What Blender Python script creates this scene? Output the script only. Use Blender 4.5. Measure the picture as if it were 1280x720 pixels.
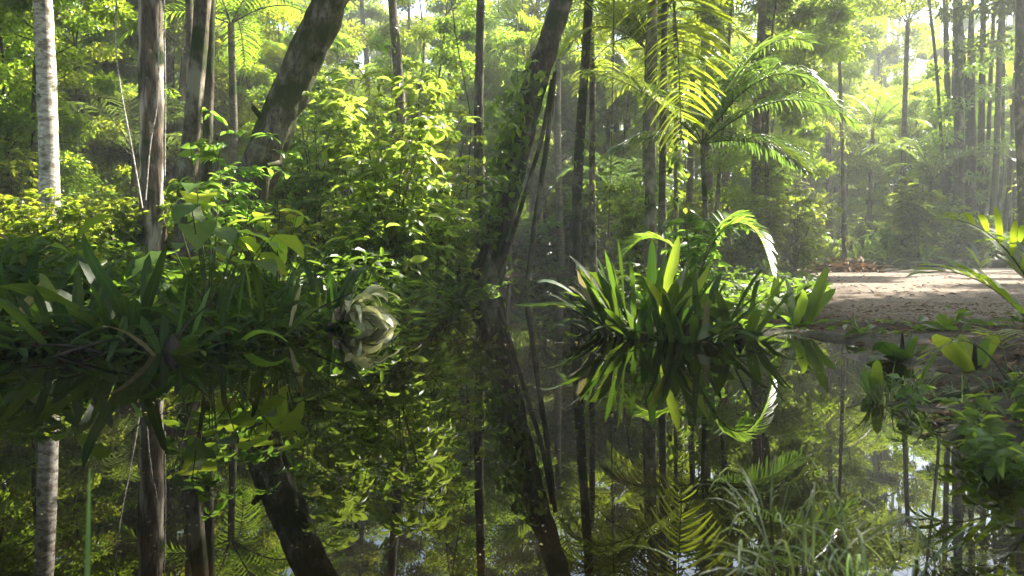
import bpy, math, random
import numpy as np

for o in list(bpy.data.objects):
    bpy.data.objects.remove(o)
R = math.radians
SC = bpy.context.scene
COL = SC.collection

# ------------------------------------------------------------------ camera
F, YH, CH = 930.0, 318.0, 0.70          # focal length in px of the 1280 frame, horizon row, eye height
cd = bpy.data.cameras.new("camera")
cam = bpy.data.objects.new("camera", cd)
COL.objects.link(cam)
cam.location = (0, 0, CH)
cam.rotation_euler = (R(90), 0, 0)
cd.sensor_width = 36
cd.lens = F / 1280 * 36
cd.shift_y = -(360 - YH) / 1280
cd.clip_start = 0.05
cd.clip_end = 2000
cd.dof.use_dof = True
cd.dof.focus_distance = 7.0
cd.dof.aperture_fstop = 4.0
SC.camera = cam

# ------------------------------------------------------------------ light
SUN_AZ, SUN_EL = R(50), R(50)
w = bpy.data.worlds.new("World")
SC.world = w
w.use_nodes = True
nt = w.node_tree
sky = nt.nodes.new("ShaderNodeTexSky")
sky.sky_type = 'NISHITA'
sky.sun_disc = False
sky.sun_elevation = SUN_EL
sky.sun_rotation = SUN_AZ
sky.air_density = 1.0
sky.dust_density = 2.0
bg = nt.nodes["Background"]
bg.inputs[1].default_value = 0.15
nt.links.new(sky.outputs[0], bg.inputs[0])
sd = bpy.data.lights.new("sun", 'SUN')
sd.energy = 5.0
sd.angle = R(0.5)
sd.color = (1.0, 0.94, 0.82)
sun = bpy.data.objects.new("sun", sd)
COL.objects.link(sun)
sun.rotation_euler = (R(90) - SUN_EL, 0, math.pi - SUN_AZ)
sun.location = (20, 20, 30)
SDIR = np.array([math.sin(SUN_AZ) * math.cos(SUN_EL), math.cos(SUN_AZ) * math.cos(SUN_EL), math.sin(SUN_EL)])
SC.view_settings.view_transform = 'Standard'
SC.view_settings.look = 'None'
SC.view_settings.exposure = 2.45
SC.view_settings.gamma = 1.0
SC.view_settings.use_curve_mapping = False
SC.render.engine = 'CYCLES'
cy = SC.cycles
cy.use_denoising = True
cy.max_bounces = 7
cy.diffuse_bounces = 4
cy.glossy_bounces = 3
cy.transmission_bounces = 6
cy.transparent_max_bounces = 4
cy.volume_bounces = 0
cy.caustics_reflective = False
cy.caustics_refractive = False
cy.sample_clamp_indirect = 6.0
HAZE_DENSITY = 0.0030
random.seed(11)
rng = np.random.default_rng(11)

# ------------------------------------------------------------------ helpers
def px(X, Y, D):
    """the point at distance D seen at pixel X, Y of the 1280x720 photograph"""
    return np.array([(X - 640) * D / F, D, CH - (Y - YH) * D / F])

def nrm(v):
    return v / np.maximum(np.linalg.norm(v, axis=-1, keepdims=True), 1e-9)

class MB:
    def __init__(s):
        s.V, s.Q, s.rn, s.ac, s.n = [], [], [], [], 0
    def add(s, V, Q, rn=None, ac=None):
        V = np.asarray(V, float).reshape(-1, 3)
        m = len(V)
        s.V.append(V)
        s.Q.append(np.asarray(Q, int).reshape(-1, 4) + s.n)
        s.rn.append(np.zeros(m) if rn is None else np.broadcast_to(rn, (m,)).astype(float))
        s.ac.append(np.zeros(m) if ac is None else np.broadcast_to(ac, (m,)).astype(float))
        s.n += m
    def mesh(s, name, mat, smooth=True):
        V = np.concatenate(s.V); Q = np.concatenate(s.Q)
        me = bpy.data.meshes.new(name)
        me.vertices.add(len(V)); me.vertices.foreach_set("co", V.astype(np.float32).ravel())
        me.loops.add(Q.size); me.loops.foreach_set("vertex_index", Q.astype(np.int32).ravel())
        me.polygons.add(len(Q))
        me.polygons.foreach_set("loop_start", np.arange(0, Q.size, 4, dtype=np.int32))
        me.polygons.foreach_set("use_smooth", np.full(len(Q), smooth))
        for nm, arr in (("rnd", s.rn), ("ac", s.ac)):
            a = me.attributes.new(nm, 'FLOAT', 'POINT')
            a.data.foreach_set("value", np.concatenate(arr).astype(np.float32))
        me.update(calc_edges=True)
        me.validate()
        me.materials.append(mat)
        return me
    # ---- a bent tube
    def tube(s, path, rad, sides=8, lump=0.0, flute=0.0, seed=0, rn=0.5):
        path = np.asarray(path, float); k = len(path)
        rad = np.broadcast_to(rad, (k,))
        T = nrm(np.gradient(path, axis=0))
        ref = np.array([1.0, 0.01, 0.0]) if abs(T[:, 0]).mean() < 0.8 else np.array([0.0, 0.0, 1.0])
        A = nrm(np.cross(T, ref)); B = np.cross(T, A)
        th = np.linspace(0, 2 * np.pi, sides, endpoint=False)
        r = np.repeat(rad[:, None], sides, 1).copy()
        if lump or flute:
            g = np.random.default_rng(seed)
            h = np.concatenate([[0], np.cumsum(np.linalg.norm(np.diff(path, axis=0), axis=1))])[:, None]
            for q in range(7):
                a = int(g.integers(1, 5)); f = g.uniform(0.8, 7.0); p1, p2 = g.uniform(0, 6.28, 2)
                r += rad[:, None] * lump * 0.4 * np.sin(a * th[None] + p1 + f * h * 0.6) * np.sin(f * h + p2)
            for q in range(3):
                a = int(g.integers(4, 9)); p1 = g.uniform(0, 6.28)
                r += rad[:, None] * flute * 0.5 * np.sin(a * th[None] + p1 + 0.25 * h)
        if lump and sides > 12:
            g = np.random.default_rng(seed + 5); e = g.normal(0, 1, r.shape)
            for _ in range(2): e = (e + np.roll(e, 1, 0) + np.roll(e, -1, 0) + np.roll(e, 1, 1) + np.roll(e, -1, 1)) / 3
            r += rad[:, None] * lump * .32 * e
        V = path[:, None] + r[..., None] * (np.cos(th)[None, :, None] * A[:, None] + np.sin(th)[None, :, None] * B[:, None])
        i = np.arange(k - 1)[:, None] * sides; j = np.arange(sides)[None]; j2 = (j + 1) % sides
        Q = np.stack([i + j, i + j2, i + sides + j2, i + sides + j], -1)
        s.add(V, Q, rn)
    # ---- leaves from a template
    def leaves(s, tpl, P, D, N, L, W, rn):
        n = len(P)
        D = nrm(D); S = nrm(np.cross(D, N)); N = np.cross(S, D)
        T, Q, ac = tpl; m = len(T)
        L = np.broadcast_to(L, (n,)); W = np.broadcast_to(W, (n,))
        V = (P[:, None] + S[:, None] * (T[None, :, 0] * W[:, None])[..., None]
             + D[:, None] * (T[None, :, 1] * L[:, None])[..., None]
             + N[:, None] * (T[None, :, 2] * L[:, None])[..., None])
        QQ = Q[None] + (np.arange(n) * m)[:, None, None]
        s.add(V, QQ, np.repeat(rn, m), np.tile(ac, n))
    # ---- strap shaped blades that bend under their weight
    def straps(s, P, az, el, L, W, K=8, grav=1.0, p=1.5, fold=0.25, prof='strap', twist=0.0, rn=None, wave=0.0, tw0=0.0):
        P = np.asarray(P, float).reshape(-1, 3); n = len(P)
        b = lambda v: np.broadcast_to(np.asarray(v, float), (n,))
        az, el, L, W, grav, twist = map(b, (az, el, L, W, grav, twist))
        rn = rng.random(n) if rn is None else b(rn)
        a = np.stack([np.sin(az), np.cos(az), np.zeros(n)], 1)
        D0 = a * np.cos(el)[:, None] + np.array([0, 0, 1.0]) * np.sin(el)[:, None]
        side0 = np.stack([a[:, 1], -a[:, 0], np.zeros(n)], 1)
        t = np.linspace(0, 1, K + 1)
        wobble = rng.normal(0, wave, n)[:, None] * np.sin(t[None] * 3.0) if wave else np.zeros((n, K + 1))
        D = nrm(D0[:, None] + np.array([0, 0, -1.0]) * (grav[:, None] * t[None] ** p)[..., None] + side0[:, None] * wobble[..., None])
        pos = np.zeros((n, K + 1, 3)); pos[:, 0] = P
        pos[:, 1:] = P[:, None] + np.cumsum((D[:, :-1] + D[:, 1:]) / 2 * (L / K)[:, None, None], 1)
        side = np.repeat(side0[:, None], K + 1, 1)
        nn = nrm(np.cross(side, D))
        tw = twist[:, None] * t[None] + np.broadcast_to(tw0, (n,))[:, None]
        S = side * np.cos(tw)[..., None] + nn * np.sin(tw)[..., None]
        N = np.cross(S, D)
        if prof == 'strap':
            wv = (0.42 + 0.58 * np.clip(t / 0.5, 0, 1) ** 1.2) * np.where(t > 0.55, np.sqrt(np.clip(1 - ((t - 0.55) / 0.45) ** 2, 0.0005, 1)), 1)
        elif prof == 'grass':
            wv = np.clip(1 - t, 0.02, 1) ** 0.6 * (0.7 + 0.6 * t)
        elif prof == 'leaflet':
            wv = np.sin(np.pi * np.clip(t * 0.93 + 0.05, 0, 1)) ** 0.6 + 0.02
        elif prof == 'heart':
            wv = np.interp(t, [0, .06, .18, .35, .6, .82, .95, 1], [.35, .8, 1, .95, .7, .36, .1, .02])
        else:   # ovate
            wv = np.sin(np.pi * np.clip(t ** 0.8, 0, 1)) ** 0.8 + 0.02
        ww = 0.5 * W[:, None] * wv[None]
        if wave:
            up = np.sin(t * 19)[None] * wave * 0.12 * W[:, None] + rng.normal(0, 0.02, (n, K + 1)) * W[:, None]
        else:
            up = 0
        Lf = pos - S * ww[..., None] + N * (fold * ww + up)[..., None]
        Rt = pos + S * ww[..., None] + N * (fold * ww - up)[..., None]
        V = np.stack([Lf, pos, Rt], 2)                          # n, K+1, 3, 3
        base = (np.arange(n) * (K + 1) * 3)[:, None, None]
        i = (np.arange(K) * 3)[None, :, None]; j = np.arange(2)[None, None]
        Q = np.stack([base + i + j, base + i + j + 1, base + i + j + 4, base + i + j + 3], -1)
        s.add(V, Q, np.repeat(rn, (K + 1) * 3), np.tile([-1.0, 0, 1], n * (K + 1)))
        return pos

def tpl(rows, wid, zz, fold):
    V, ac = [], []
    for y, wv, z in zip(rows, wid, zz):
        V += [(-wv, y, z + fold * wv * .5), (0, y, z), (wv, y, z + fold * wv * .5)]; ac += [-1, 0, 1]
    Q = []
    for i in range(len(rows) - 1):
        for j in range(2):
            a = i * 3 + j; Q.append((a, a + 1, a + 4, a + 3))
    return np.array(V, float), np.array(Q), np.array(ac, float)
T_FAR = (np.array([(0, 0, 0), (.5, .42, .06), (0, 1, -.08), (-.5, .42, .06)], float), np.array([(0, 1, 2, 3)]), np.zeros(4))
T_MID = tpl([0, .35, .72, 1], [.03, .5, .36, .01], [0, .03, -.02, -.12], .35)
T_BIG = tpl([0, .12, .32, .55, .78, .92, 1], [.03, .27, .48, .5, .33, .14, .01], [0, .03, .045, .02, -.05, -.12, -.18], .35)

def link(name, me, parent=None, loc=None):
    o = bpy.data.objects.new(name, me); COL.objects.link(o)
    if parent is not None: o.parent = parent
    if loc is not None: o.location = loc
    return o
def tag(o, label=None, cat=None, group=None, kind=None):
    if label: o['label'] = label
    if cat: o['category'] = cat
    if group: o['group'] = group
    if kind: o['kind'] = kind
    return o
def thing(name, label, cat, loc=(0, 0, 0), rz=0.0, group=None):
    o = bpy.data.objects.new(name, None); COL.objects.link(o)
    o.location = loc; o.rotation_euler = (0, 0, rz); o.empty_display_size = 0.2
    return tag(o, label, cat, group)
def copy_thing(src, loc, rz, sc, label, group=None):
    r = src.copy(); COL.objects.link(r); r.location = loc; r.rotation_euler = (0, 0, rz); r.scale = (sc, sc, sc)
    r['label'] = label
    if group: r['group'] = group
    for ch in src.children:
        c = ch.copy(); COL.objects.link(c); c.parent = r
        for g in ch.children:
            d = g.copy(); COL.objects.link(d); d.parent = c
    return r

# ------------------------------------------------------------------ materials
def N(nt, kind, **kw):
    n = nt.nodes.new(kind)
    for k, v in kw.items(): setattr(n, k, v)
    return n
def leaf_mat(name, c1, c2, tr, rough=0.42, tw=0.45, vein=0.0, spec=0.4, dry=None):
    m = bpy.data.materials.new(name); m.use_nodes = True; nt = m.node_tree; nt.nodes.clear()
    out = N(nt, "ShaderNodeOutputMaterial"); pr = N(nt, "ShaderNodeBsdfPrincipled"); tl = N(nt, "ShaderNodeBsdfTranslucent")
    mx = N(nt, "ShaderNodeMixShader"); at = N(nt, "ShaderNodeAttribute", attribute_name="rnd"); oi = N(nt, "ShaderNodeObjectInfo")
    mixc = N(nt, "ShaderNodeMix", data_type='RGBA'); mixc.inputs[6].default_value = (*c1, 1); mixc.inputs[7].default_value = (*c2, 1)
    nt.links.new(at.outputs["Fac"], mixc.inputs[0])
    hsv = N(nt, "ShaderNodeHueSaturation")
    mr = N(nt, "ShaderNodeMapRange"); mr.inputs[3].default_value = 0.75; mr.inputs[4].default_value = 1.3
    nt.links.new(oi.outputs["Random"], mr.inputs[0]); nt.links.new(mr.outputs[0], hsv.inputs["Value"])
    mh = N(nt, "ShaderNodeMapRange"); mh.inputs[3].default_value = 0.475; mh.inputs[4].default_value = 0.515
    nt.links.new(oi.outputs["Random"], mh.inputs[0]); nt.links.new(mh.outputs[0], hsv.inputs["Hue"])
    col = mixc.outputs[2]
    if dry is not None:
        gt = N(nt, "ShaderNodeMath", operation='GREATER_THAN'); gt.inputs[1].default_value = dry[0]
        nt.links.new(at.outputs["Fac"], gt.inputs[0])
        md = N(nt, "ShaderNodeMix", data_type='RGBA'); md.inputs[7].default_value = (*dry[1], 1)
        nt.links.new(gt.outputs[0], md.inputs[0]); nt.links.new(col, md.inputs[6]); col = md.outputs[2]
    nt.links.new(col, hsv.inputs["Color"]); col = hsv.outputs[0]
    if vein:
        ac = N(nt, "ShaderNodeAttribute", attribute_name="ac")
        ab = N(nt, "ShaderNodeMath", operation='ABSOLUTE'); nt.links.new(ac.outputs["Fac"], ab.inputs[0])
        m2 = N(nt, "ShaderNodeMapRange"); m2.inputs[1].default_value = 0.0; m2.inputs[2].default_value = 0.14
        m2.inputs[3].default_value = vein; m2.inputs[4].default_value = 0.0
        nt.links.new(ab.outputs[0], m2.inputs[0])
        m3 = N(nt, "ShaderNodeMix", data_type='RGBA'); m3.inputs[7].default_value = (.22, .30, .10, 1)
        nt.links.new(m2.outputs[0], m3.inputs[0]); nt.links.new(col, m3.inputs[6]); col = m3.outputs[2]
        mu = N(nt, "ShaderNodeMath", operation='MULTIPLY'); mu.inputs[1].default_value = 42.0
        sn = N(nt, "ShaderNodeMath", operation='SINE'); nt.links.new(ac.outputs["Fac"], mu.inputs[0]); nt.links.new(mu.outputs[0], sn.inputs[0])
        nz = N(nt, "ShaderNodeTexNoise"); nz.inputs["Scale"].default_value = 14
        ad = N(nt, "ShaderNodeMath", operation='MULTIPLY_ADD'); ad.inputs[1].default_value = 2.5
        nt.links.new(nz.outputs[0], ad.inputs[0]); nt.links.new(sn.outputs[0], ad.inputs[2])
        bp = N(nt, "ShaderNodeBump"); bp.inputs["Strength"].default_value = 0.35; bp.inputs["Distance"].default_value = 0.003
        nt.links.new(ad.outputs[0], bp.inputs["Height"]); nt.links.new(bp.outputs[0], pr.inputs["Normal"])
        # blotches and worn spots
        nb = N(nt, "ShaderNodeTexNoise"); nb.inputs["Scale"].default_value = 9; nb.inputs["Detail"].default_value = 4
        rb = N(nt, "ShaderNodeMapRange"); rb.inputs[1].default_value = .35; rb.inputs[2].default_value = .7; rb.inputs[3].default_value = .72; rb.inputs[4].default_value = 1.25
        nt.links.new(nb.outputs[0], rb.inputs[0])
        h2 = N(nt, "ShaderNodeHueSaturation"); nt.links.new(rb.outputs[0], h2.inputs["Value"]); nt.links.new(col, h2.inputs["Color"]); col = h2.outputs[0]
    nt.links.new(col, pr.inputs["Base Color"])
    pr.inputs["Roughness"].default_value = rough
    pr.inputs["Specular IOR Level"].default_value = spec
    tv = N(nt, "ShaderNodeHueSaturation"); tv.inputs["Color"].default_value = (*tr, 1)
    m4 = N(nt, "ShaderNodeMapRange"); m4.inputs[3].default_value = 0.65; m4.inputs[4].default_value = 1.3
    nt.links.new(at.outputs["Fac"], m4.inputs[0]); nt.links.new(m4.outputs[0], tv.inputs["Value"])
    nt.links.new(mh.outputs[0], tv.inputs["Hue"])
    nt.links.new(tv.outputs[0], tl.inputs[0])
    mx.inputs[0].default_value = tw
    nt.links.new(pr.outputs[0], mx.inputs[1]); nt.links.new(tl.outputs[0], mx.inputs[2]); nt.links.new(mx.outputs[0], out.inputs[0])
    return m

def bark_mat(name, c1, c2, moss=0.3, mosscol=(.035, .055, .012), scale=9, stretch=0.25, patch=None, bump=0.6):
    m = bpy.data.materials.new(name); m.use_nodes = True; nt = m.node_tree
    pr = nt.nodes["Principled BSDF"]; pr.inputs["Roughness"].default_value = 0.85; pr.inputs["Specular IOR Level"].default_value = .2
    tc = N(nt, "ShaderNodeTexCoord"); mp = N(nt, "ShaderNodeMapping"); mp.inputs["Scale"].default_value = (1, 1, stretch)
    nt.links.new(tc.outputs["Object"], mp.inputs[0])
    n1 = N(nt, "ShaderNodeTexNoise"); n1.inputs["Scale"].default_value = scale; n1.inputs["Detail"].default_value = 7; n1.inputs["Roughness"].default_value = .65
    nt.links.new(mp.outputs[0], n1.inputs[0])
    r1 = N(nt, "ShaderNodeValToRGB"); r1.color_ramp.elements[0].position = .36; r1.color_ramp.elements[1].position = .64
    r1.color_ramp.elements[0].color = (*c1, 1); r1.color_ramp.elements[1].color = (*c2, 1)
    nt.links.new(n1.outputs[0], r1.inputs[0]); col = r1.outputs[0]
    if patch:
        n3 = N(nt, "ShaderNodeTexNoise"); n3.inputs["Scale"].default_value = patch[1]; n3.inputs["Detail"].default_value = 5
        nt.links.new(mp.outputs[0], n3.inputs[0])
        r3 = N(nt, "ShaderNodeMapRange"); r3.inputs[1].default_value = .5; r3.inputs[2].default_value = .6; nt.links.new(n3.outputs[0], r3.inputs[0])
        x3 = N(nt, "ShaderNodeMix", data_type='RGBA'); x3.inputs[7].default_value = (*patch[0], 1)
        nt.links.new(r3.outputs[0], x3.inputs[0]); nt.links.new(col, x3.inputs[6]); col = x3.outputs[2]
    n2 = N(nt, "ShaderNodeTexNoise"); n2.inputs["Scale"].default_value = 2.6; n2.inputs["Detail"].default_value = 6
    nt.links.new(tc.outputs["Object"], n2.inputs[0])
    r2 = N(nt, "ShaderNodeMapRange"); r2.inputs[1].default_value = .62 - moss * .35; r2.inputs[2].default_value = .74 - moss * .3; nt.links.new(n2.outputs[0], r2.inputs[0])
    x2 = N(nt, "ShaderNodeMix", data_type='RGBA'); x2.inputs[7].default_value = (*mosscol, 1)
    nt.links.new(r2.outputs[0], x2.inputs[0]); nt.links.new(col, x2.inputs[6])
    nt.links.new(x2.outputs[2], pr.inputs["Base Color"])
    bp = N(nt, "ShaderNodeBump"); bp.inputs["Strength"].default_value = bump; bp.inputs["Distance"].default_value = 0.03
    nt.links.new(n1.outputs[0], bp.inputs["Height"]); nt.links.new(bp.outputs[0], pr.inputs["Normal"])
    return m

M_FOREST = leaf_mat("forest_leaf", (.034, .066, .010), (.090, .130, .018), (.44, .56, .035), rough=.36, tw=.55)
M_FOREST2 = leaf_mat("forest_leaf_cool", (.030, .060, .014), (.070, .110, .022), (.34, .48, .04), rough=.36, tw=.52)
M_SAP = leaf_mat("sapling_leaf", (.045, .085, .012), (.100, .150, .022), (.46, .62, .045), rough=.36, tw=.55)
M_CANOPY = leaf_mat("canopy_leaf", (.030, .055, .010), (.060, .085, .015), (.13, .20, .02), rough=.5, tw=.4)
M_BRIGHT = leaf_mat("young_leaf", (.060, .115, .016), (.105, .165, .024), (.37, .57, .065), rough=.37, tw=.5)
M_BROAD = leaf_mat("broad_leaf", (.060, .110, .020), (.095, .160, .030), (.36, .52, .04), rough=.42, tw=.5, vein=.35)
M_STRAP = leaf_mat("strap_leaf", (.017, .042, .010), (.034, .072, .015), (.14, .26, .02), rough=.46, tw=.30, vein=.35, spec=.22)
M_STRAP2 = leaf_mat("lit_strap_leaf", (.060, .120, .022), (.100, .165, .030), (.34, .50, .03), rough=.34, tw=.42, vein=.4, spec=.45)  # strap-leaf copy with sunlight put into its brighter colour
M_WITHER = leaf_mat("withered_leaf", (.22, .19, .09), (.36, .33, .19), (.30, .27, .10), rough=.6, tw=.3, vein=.2, spec=.2)
M_SUNLITLEAF = leaf_mat("pale_sunlit_leaf", (.36, .38, .20), (.66, .63, .42), (.58, .60, .24), rough=.4, tw=.35, vein=.3, spec=.4)  # sunlit whiteness put into the leaf colour
M_DRY = leaf_mat("dry_leaf", (.07, .042, .022), (.22, .13, .065), (.16, .08, .03), rough=.7, tw=.2, spec=.15)
M_PALM = leaf_mat("palm_leaflet", (.055, .100, .016), (.095, .150, .024), (.42, .56, .035), rough=.33, tw=.5, vein=.15)
M_PALMC = leaf_mat("palm_leaflet_cool", (.09, .135, .075), (.15, .20, .11), (.24, .36, .05), rough=.24, tw=.4, vein=.15, spec=.9)
M_GRASS = leaf_mat("grass_blade", (.048, .085, .034), (.10, .145, .065), (.20, .30, .08), rough=.45, tw=.35, vein=.2)
M_HERB = leaf_mat("herb_leaf", (.022, .048, .010), (.060, .095, .017), (.20, .33, .025), rough=.42, tw=.45, dry=(.95, (.14, .09, .04)))
M_BARK = bark_mat("grey_bark", (.055, .045, .032), (.21, .17, .12), moss=.4, scale=18, stretch=.5, patch=((.30, .27, .20), 4))
M_BARKD = bark_mat("dark_bark", (.032, .026, .018), (.11, .088, .062), moss=.5, scale=16, stretch=.5, patch=((.20, .18, .13), 3.5))
M_MOSSY = bark_mat("mossy_bark", (.040, .032, .022), (.22, .18, .125), moss=.62, mosscol=(.045, .058, .012), scale=26, stretch=.45, patch=((.28, .24, .18), 9), bump=1.0)
M_PALE = bark_mat("pale_bark", (.40, .35, .30), (.82, .76, .69), moss=.2, scale=13, stretch=2.2, patch=((.30, .25, .20), 6), bump=.5)
M_SPLIT = bark_mat("peeling_bark", (.07, .052, .036), (.24, .185, .135), moss=.25, scale=22, stretch=.16, patch=((.55, .47, .38), 5), bump=1.0)
M_STEM = bark_mat("green_stem", (.05, .065, .02), (.10, .11, .045), moss=.1, scale=12)
M_PALMT = bark_mat("palm_trunk_bark", (.075, .065, .045), (.20, .175, .13), moss=.35, scale=10, stretch=2.5)
M_BAMBOO = bark_mat("cane_stem", (.040, .045, .020), (.10, .10, .05), moss=.3, scale=10, stretch=1.5, bump=.3)
M_LOG = bark_mat("wet_log_bark", (.018, .014, .010), (.060, .046, .034), moss=.35, scale=14)

# ------------------------------------------------------------------ terrain
WL = lambda X, Y: ((X - 640) * (651.0 / (Y - YH)) / F, 651.0 / (Y - YH))
POND = np.array([WL(-260, 458), WL(0, 440), WL(150, 434), WL(300, 426), WL(400, 408), WL(500, 392), WL(545, 372), WL(590, 362), WL(612, 350),
                 WL(640, 345), WL(735, 345), WL(752, 365), WL(765, 392), WL(770, 404), WL(830, 412), WL(920, 416), WL(1000, 420), WL(1075, 430),
                 WL(1110, 455), WL(1140, 500), WL(1165, 545), WL(1230, 590), WL(1330, 640), (2.1, 1.0), (2.6, -6), (-12, -8), (-12, 3.5)])
SAND = np.array([(3.0, 6.9), (4.4, 6.6), (7, 7.0), (14, 9), (26, 18), (31, 26.5), (18, 26), (10.0, 26.5), (7.2, 18), (5.2, 12), (3.9, 9.4), (3.2, 8)])
def poly_sd(x, y, P):
    x = np.asarray(x, float); y = np.asarray(y, float)
    d = np.full(x.shape, 1e9); ins = np.zeros(x.shape, bool)
    for i in range(len(P)):
        a, b = P[i], P[(i + 1) % len(P)]
        ex, ey = b - a; wx, wy = x - a[0], y - a[1]
        t = np.clip((wx * ex + wy * ey) / (ex * ex + ey * ey), 0, 1)
        d = np.minimum(d, np.hypot(wx - t * ex, wy - t * ey))
        c = ((a[1] > y) != (b[1] > y)) & (x < (b[0] - a[0]) * (y - a[1]) / (b[1] - a[1] + 1e-12) + a[0])
        ins ^= c
    return np.where(ins, -d, d)
def wob(x, y, f, s=0.0):
    return (np.sin(x * f * 1.3 + 1.7 * np.sin(y * f * .7 + s)) + np.sin(y * f * 1.1 + 1.3 * np.sin(x * f * .9 + 2 + s)) + np.sin((x + y) * f * 1.9 + s)) / 3
def hgt(x, y):
    x = np.asarray(x, float); y = np.asarray(y, float)
    s = poly_sd(x, y, POND) + 0.10 * wob(x, y, 2.3) + 0.03 * wob(x, y, 9.0)
    out = 0.03 + 0.19 * (1 - np.exp(-np.maximum(s, 0) / 4.0))
    h = np.where(s > 0, out * np.clip(s / .12, 0, 1) , -0.5 * (1 - np.exp(s / .8)))
    sd_ = poly_sd(x, y, SAND)
    rough = np.clip(sd_ / 1.0, 0.12, 1) * np.clip(np.abs(s) / .5, .1, 1)
    h = h + rough * (0.05 * wob(x, y, 1.1, 3) + 0.025 * wob(x, y, 4.1, 1)) + 0.006 * wob(x, y, 13, 2)
    h = h + np.where((x < 0) & (s > 0), 0.10 * np.clip(s / 3, 0, 1), 0)
    wg = np.clip((6.2 - y) / 1.2, 0, 1) * np.clip((x - .8) / .5, 0, 1) * (s > -.25)
    flat = -.035 + .13 * np.clip((s + .2) / .9, 0, 1) + .05 * np.clip((s - .8) / 2, 0, 1) + .030 * wob(x, y, 3.3, 5) + .020 * wob(x, y, 9.0, 6) + .008 * wob(x, y, 23, 7)
    h = h * (1 - wg) + flat * wg
    return h
def H(x, y): return float(hgt(np.array([x]), np.array([y]))[0])

def axis(lo, hi, a, b, fine, grow=1.12):
    c = list(np.arange(a, b, fine)); st = fine; v = c[-1]
    while v < hi: st *= grow; v += st; c.append(v)
    st = fine; v = c[0]; L = []
    while v > lo: st *= grow; v -= st; L.append(v)
    return np.array(L[::-1] + c)
gx = axis(-400, 400, -7, 11, 0.045, 1.07); gy = axis(-300, 600, 1, 13, 0.045, 1.05)
GX, GY = np.meshgrid(gx, gy)
GZ = hgt(GX, GY)
nx_, ny_ = len(gx), len(gy)
ii, jj = np.meshgrid(np.arange(ny_ - 1), np.arange(nx_ - 1), indexing='ij')
a0 = ii * nx_ + jj
b = MB()
sandm = np.clip(0.5 - (poly_sd(GX, GY, SAND) + .35 * wob(GX, GY, 1.7) + .12 * wob(GX, GY, 6)) / .9, 0, 1)
b.add(np.stack([GX, GY, GZ], -1), np.stack([a0, a0 + 1, a0 + nx_ + 1, a0 + nx_], -1), sandm.ravel(), np.exp(-np.maximum(poly_sd(GX, GY, POND) + .3 * wob(GX, GY, 2.9), 0) / .55).ravel())
m = bpy.data.materials.new("forest_soil"); m.use_nodes = True; nt = m.node_tree
pr = nt.nodes["Principled BSDF"]; pr.inputs["Specular IOR Level"].default_value = .15
tc = N(nt, "ShaderNodeTexCoord"); at = N(nt, "ShaderNodeAttribute", attribute_name="rnd")
n1 = N(nt, "ShaderNodeTexNoise"); n1.inputs["Scale"].default_value = 5; n1.inputs["Detail"].default_value = 10; n1.inputs["Roughness"].default_value = .7
n2 = N(nt, "ShaderNodeTexNoise"); n2.inputs["Scale"].default_value = 38; n2.inputs["Detail"].default_value = 6; n2.inputs["Roughness"].default_value = .75
vo = N(nt, "ShaderNodeTexVoronoi"); vo.inputs["Scale"].default_value = 22
for q in (n1, n2, vo): nt.links.new(tc.outputs["Object"], q.inputs[0])
r1 = N(nt, "ShaderNodeValToRGB"); e = r1.color_ramp.elements
e[0].position = .3; e[0].color = (.014, .010, .006, 1); e[1].position = .72; e[1].color = (.085, .058, .034, 1)
nt.links.new(n1.outputs[0], r1.inputs[0])
r2 = N(nt, "ShaderNodeValToRGB"); e = r2.color_ramp.elements
e[0].position = .38; e[0].color = (.10, .075, .056, 1); e[1].position = .62; e[1].color = (.40, .33, .27, 1)
nt.links.new(n2.outputs[0], r2.inputs[0])
mq = N(nt, "ShaderNodeMix", data_type='RGBA'); mq.inputs[7].default_value = (.13, .095, .07, 1)
r3 = N(nt, "ShaderNodeMapRange"); r3.inputs[1].default_value = .5; r3.inputs[2].default_value = .68; r3.inputs[4].default_value = .75
nt.links.new(n1.outputs[0], r3.inputs[0]); nt.links.new(r3.outputs[0], mq.inputs[0]); nt.links.new(r2.outputs[0], mq.inputs[6])
ms = N(nt, "ShaderNodeMix", data_type='RGBA')
nt.links.new(at.outputs["Fac"], ms.inputs[0]); nt.links.new(r1.outputs[0], ms.inputs[6]); nt.links.new(mq.outputs[2], ms.inputs[7])
aw = N(nt, "ShaderNodeAttribute", attribute_name="ac")
mw = N(nt, "ShaderNodeMix", data_type='RGBA'); mw.inputs[7].default_value = (.016, .012, .008, 1)
nm = N(nt, "ShaderNodeTexNoise"); nm.inputs["Scale"].default_value = 16; nm.inputs["Detail"].default_value = 9; nm.inputs["Roughness"].default_value = .75
nt.links.new(tc.outputs["Object"], nm.inputs[0])
rm_ = N(nt, "ShaderNodeValToRGB"); rm_.color_ramp.elements[0].position = .42; rm_.color_ramp.elements[0].color = (.008, .006, .004, 1); rm_.color_ramp.elements[1].position = .66; rm_.color_ramp.elements[1].color = (.075, .058, .042, 1)
nt.links.new(nm.outputs[0], rm_.inputs[0]); nt.links.new(rm_.outputs[0], mw.inputs[7])
nt.links.new(aw.outputs["Fac"], mw.inputs[0]); nt.links.new(ms.outputs[2], mw.inputs[6]); nt.links.new(mw.outputs[2], pr.inputs["Base Color"])
rw = N(nt, "ShaderNodeMapRange"); rw.inputs[3].default_value = .92; rw.inputs[4].default_value = .38
nt.links.new(aw.outputs["Fac"], rw.inputs[0]); nt.links.new(rw.outputs[0], pr.inputs["Roughness"])
ad = N(nt, "ShaderNodeMath", operation='ADD'); nt.links.new(n2.outputs[0], ad.inputs[0]); nt.links.new(n1.outputs[0], ad.inputs[1])
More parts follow.
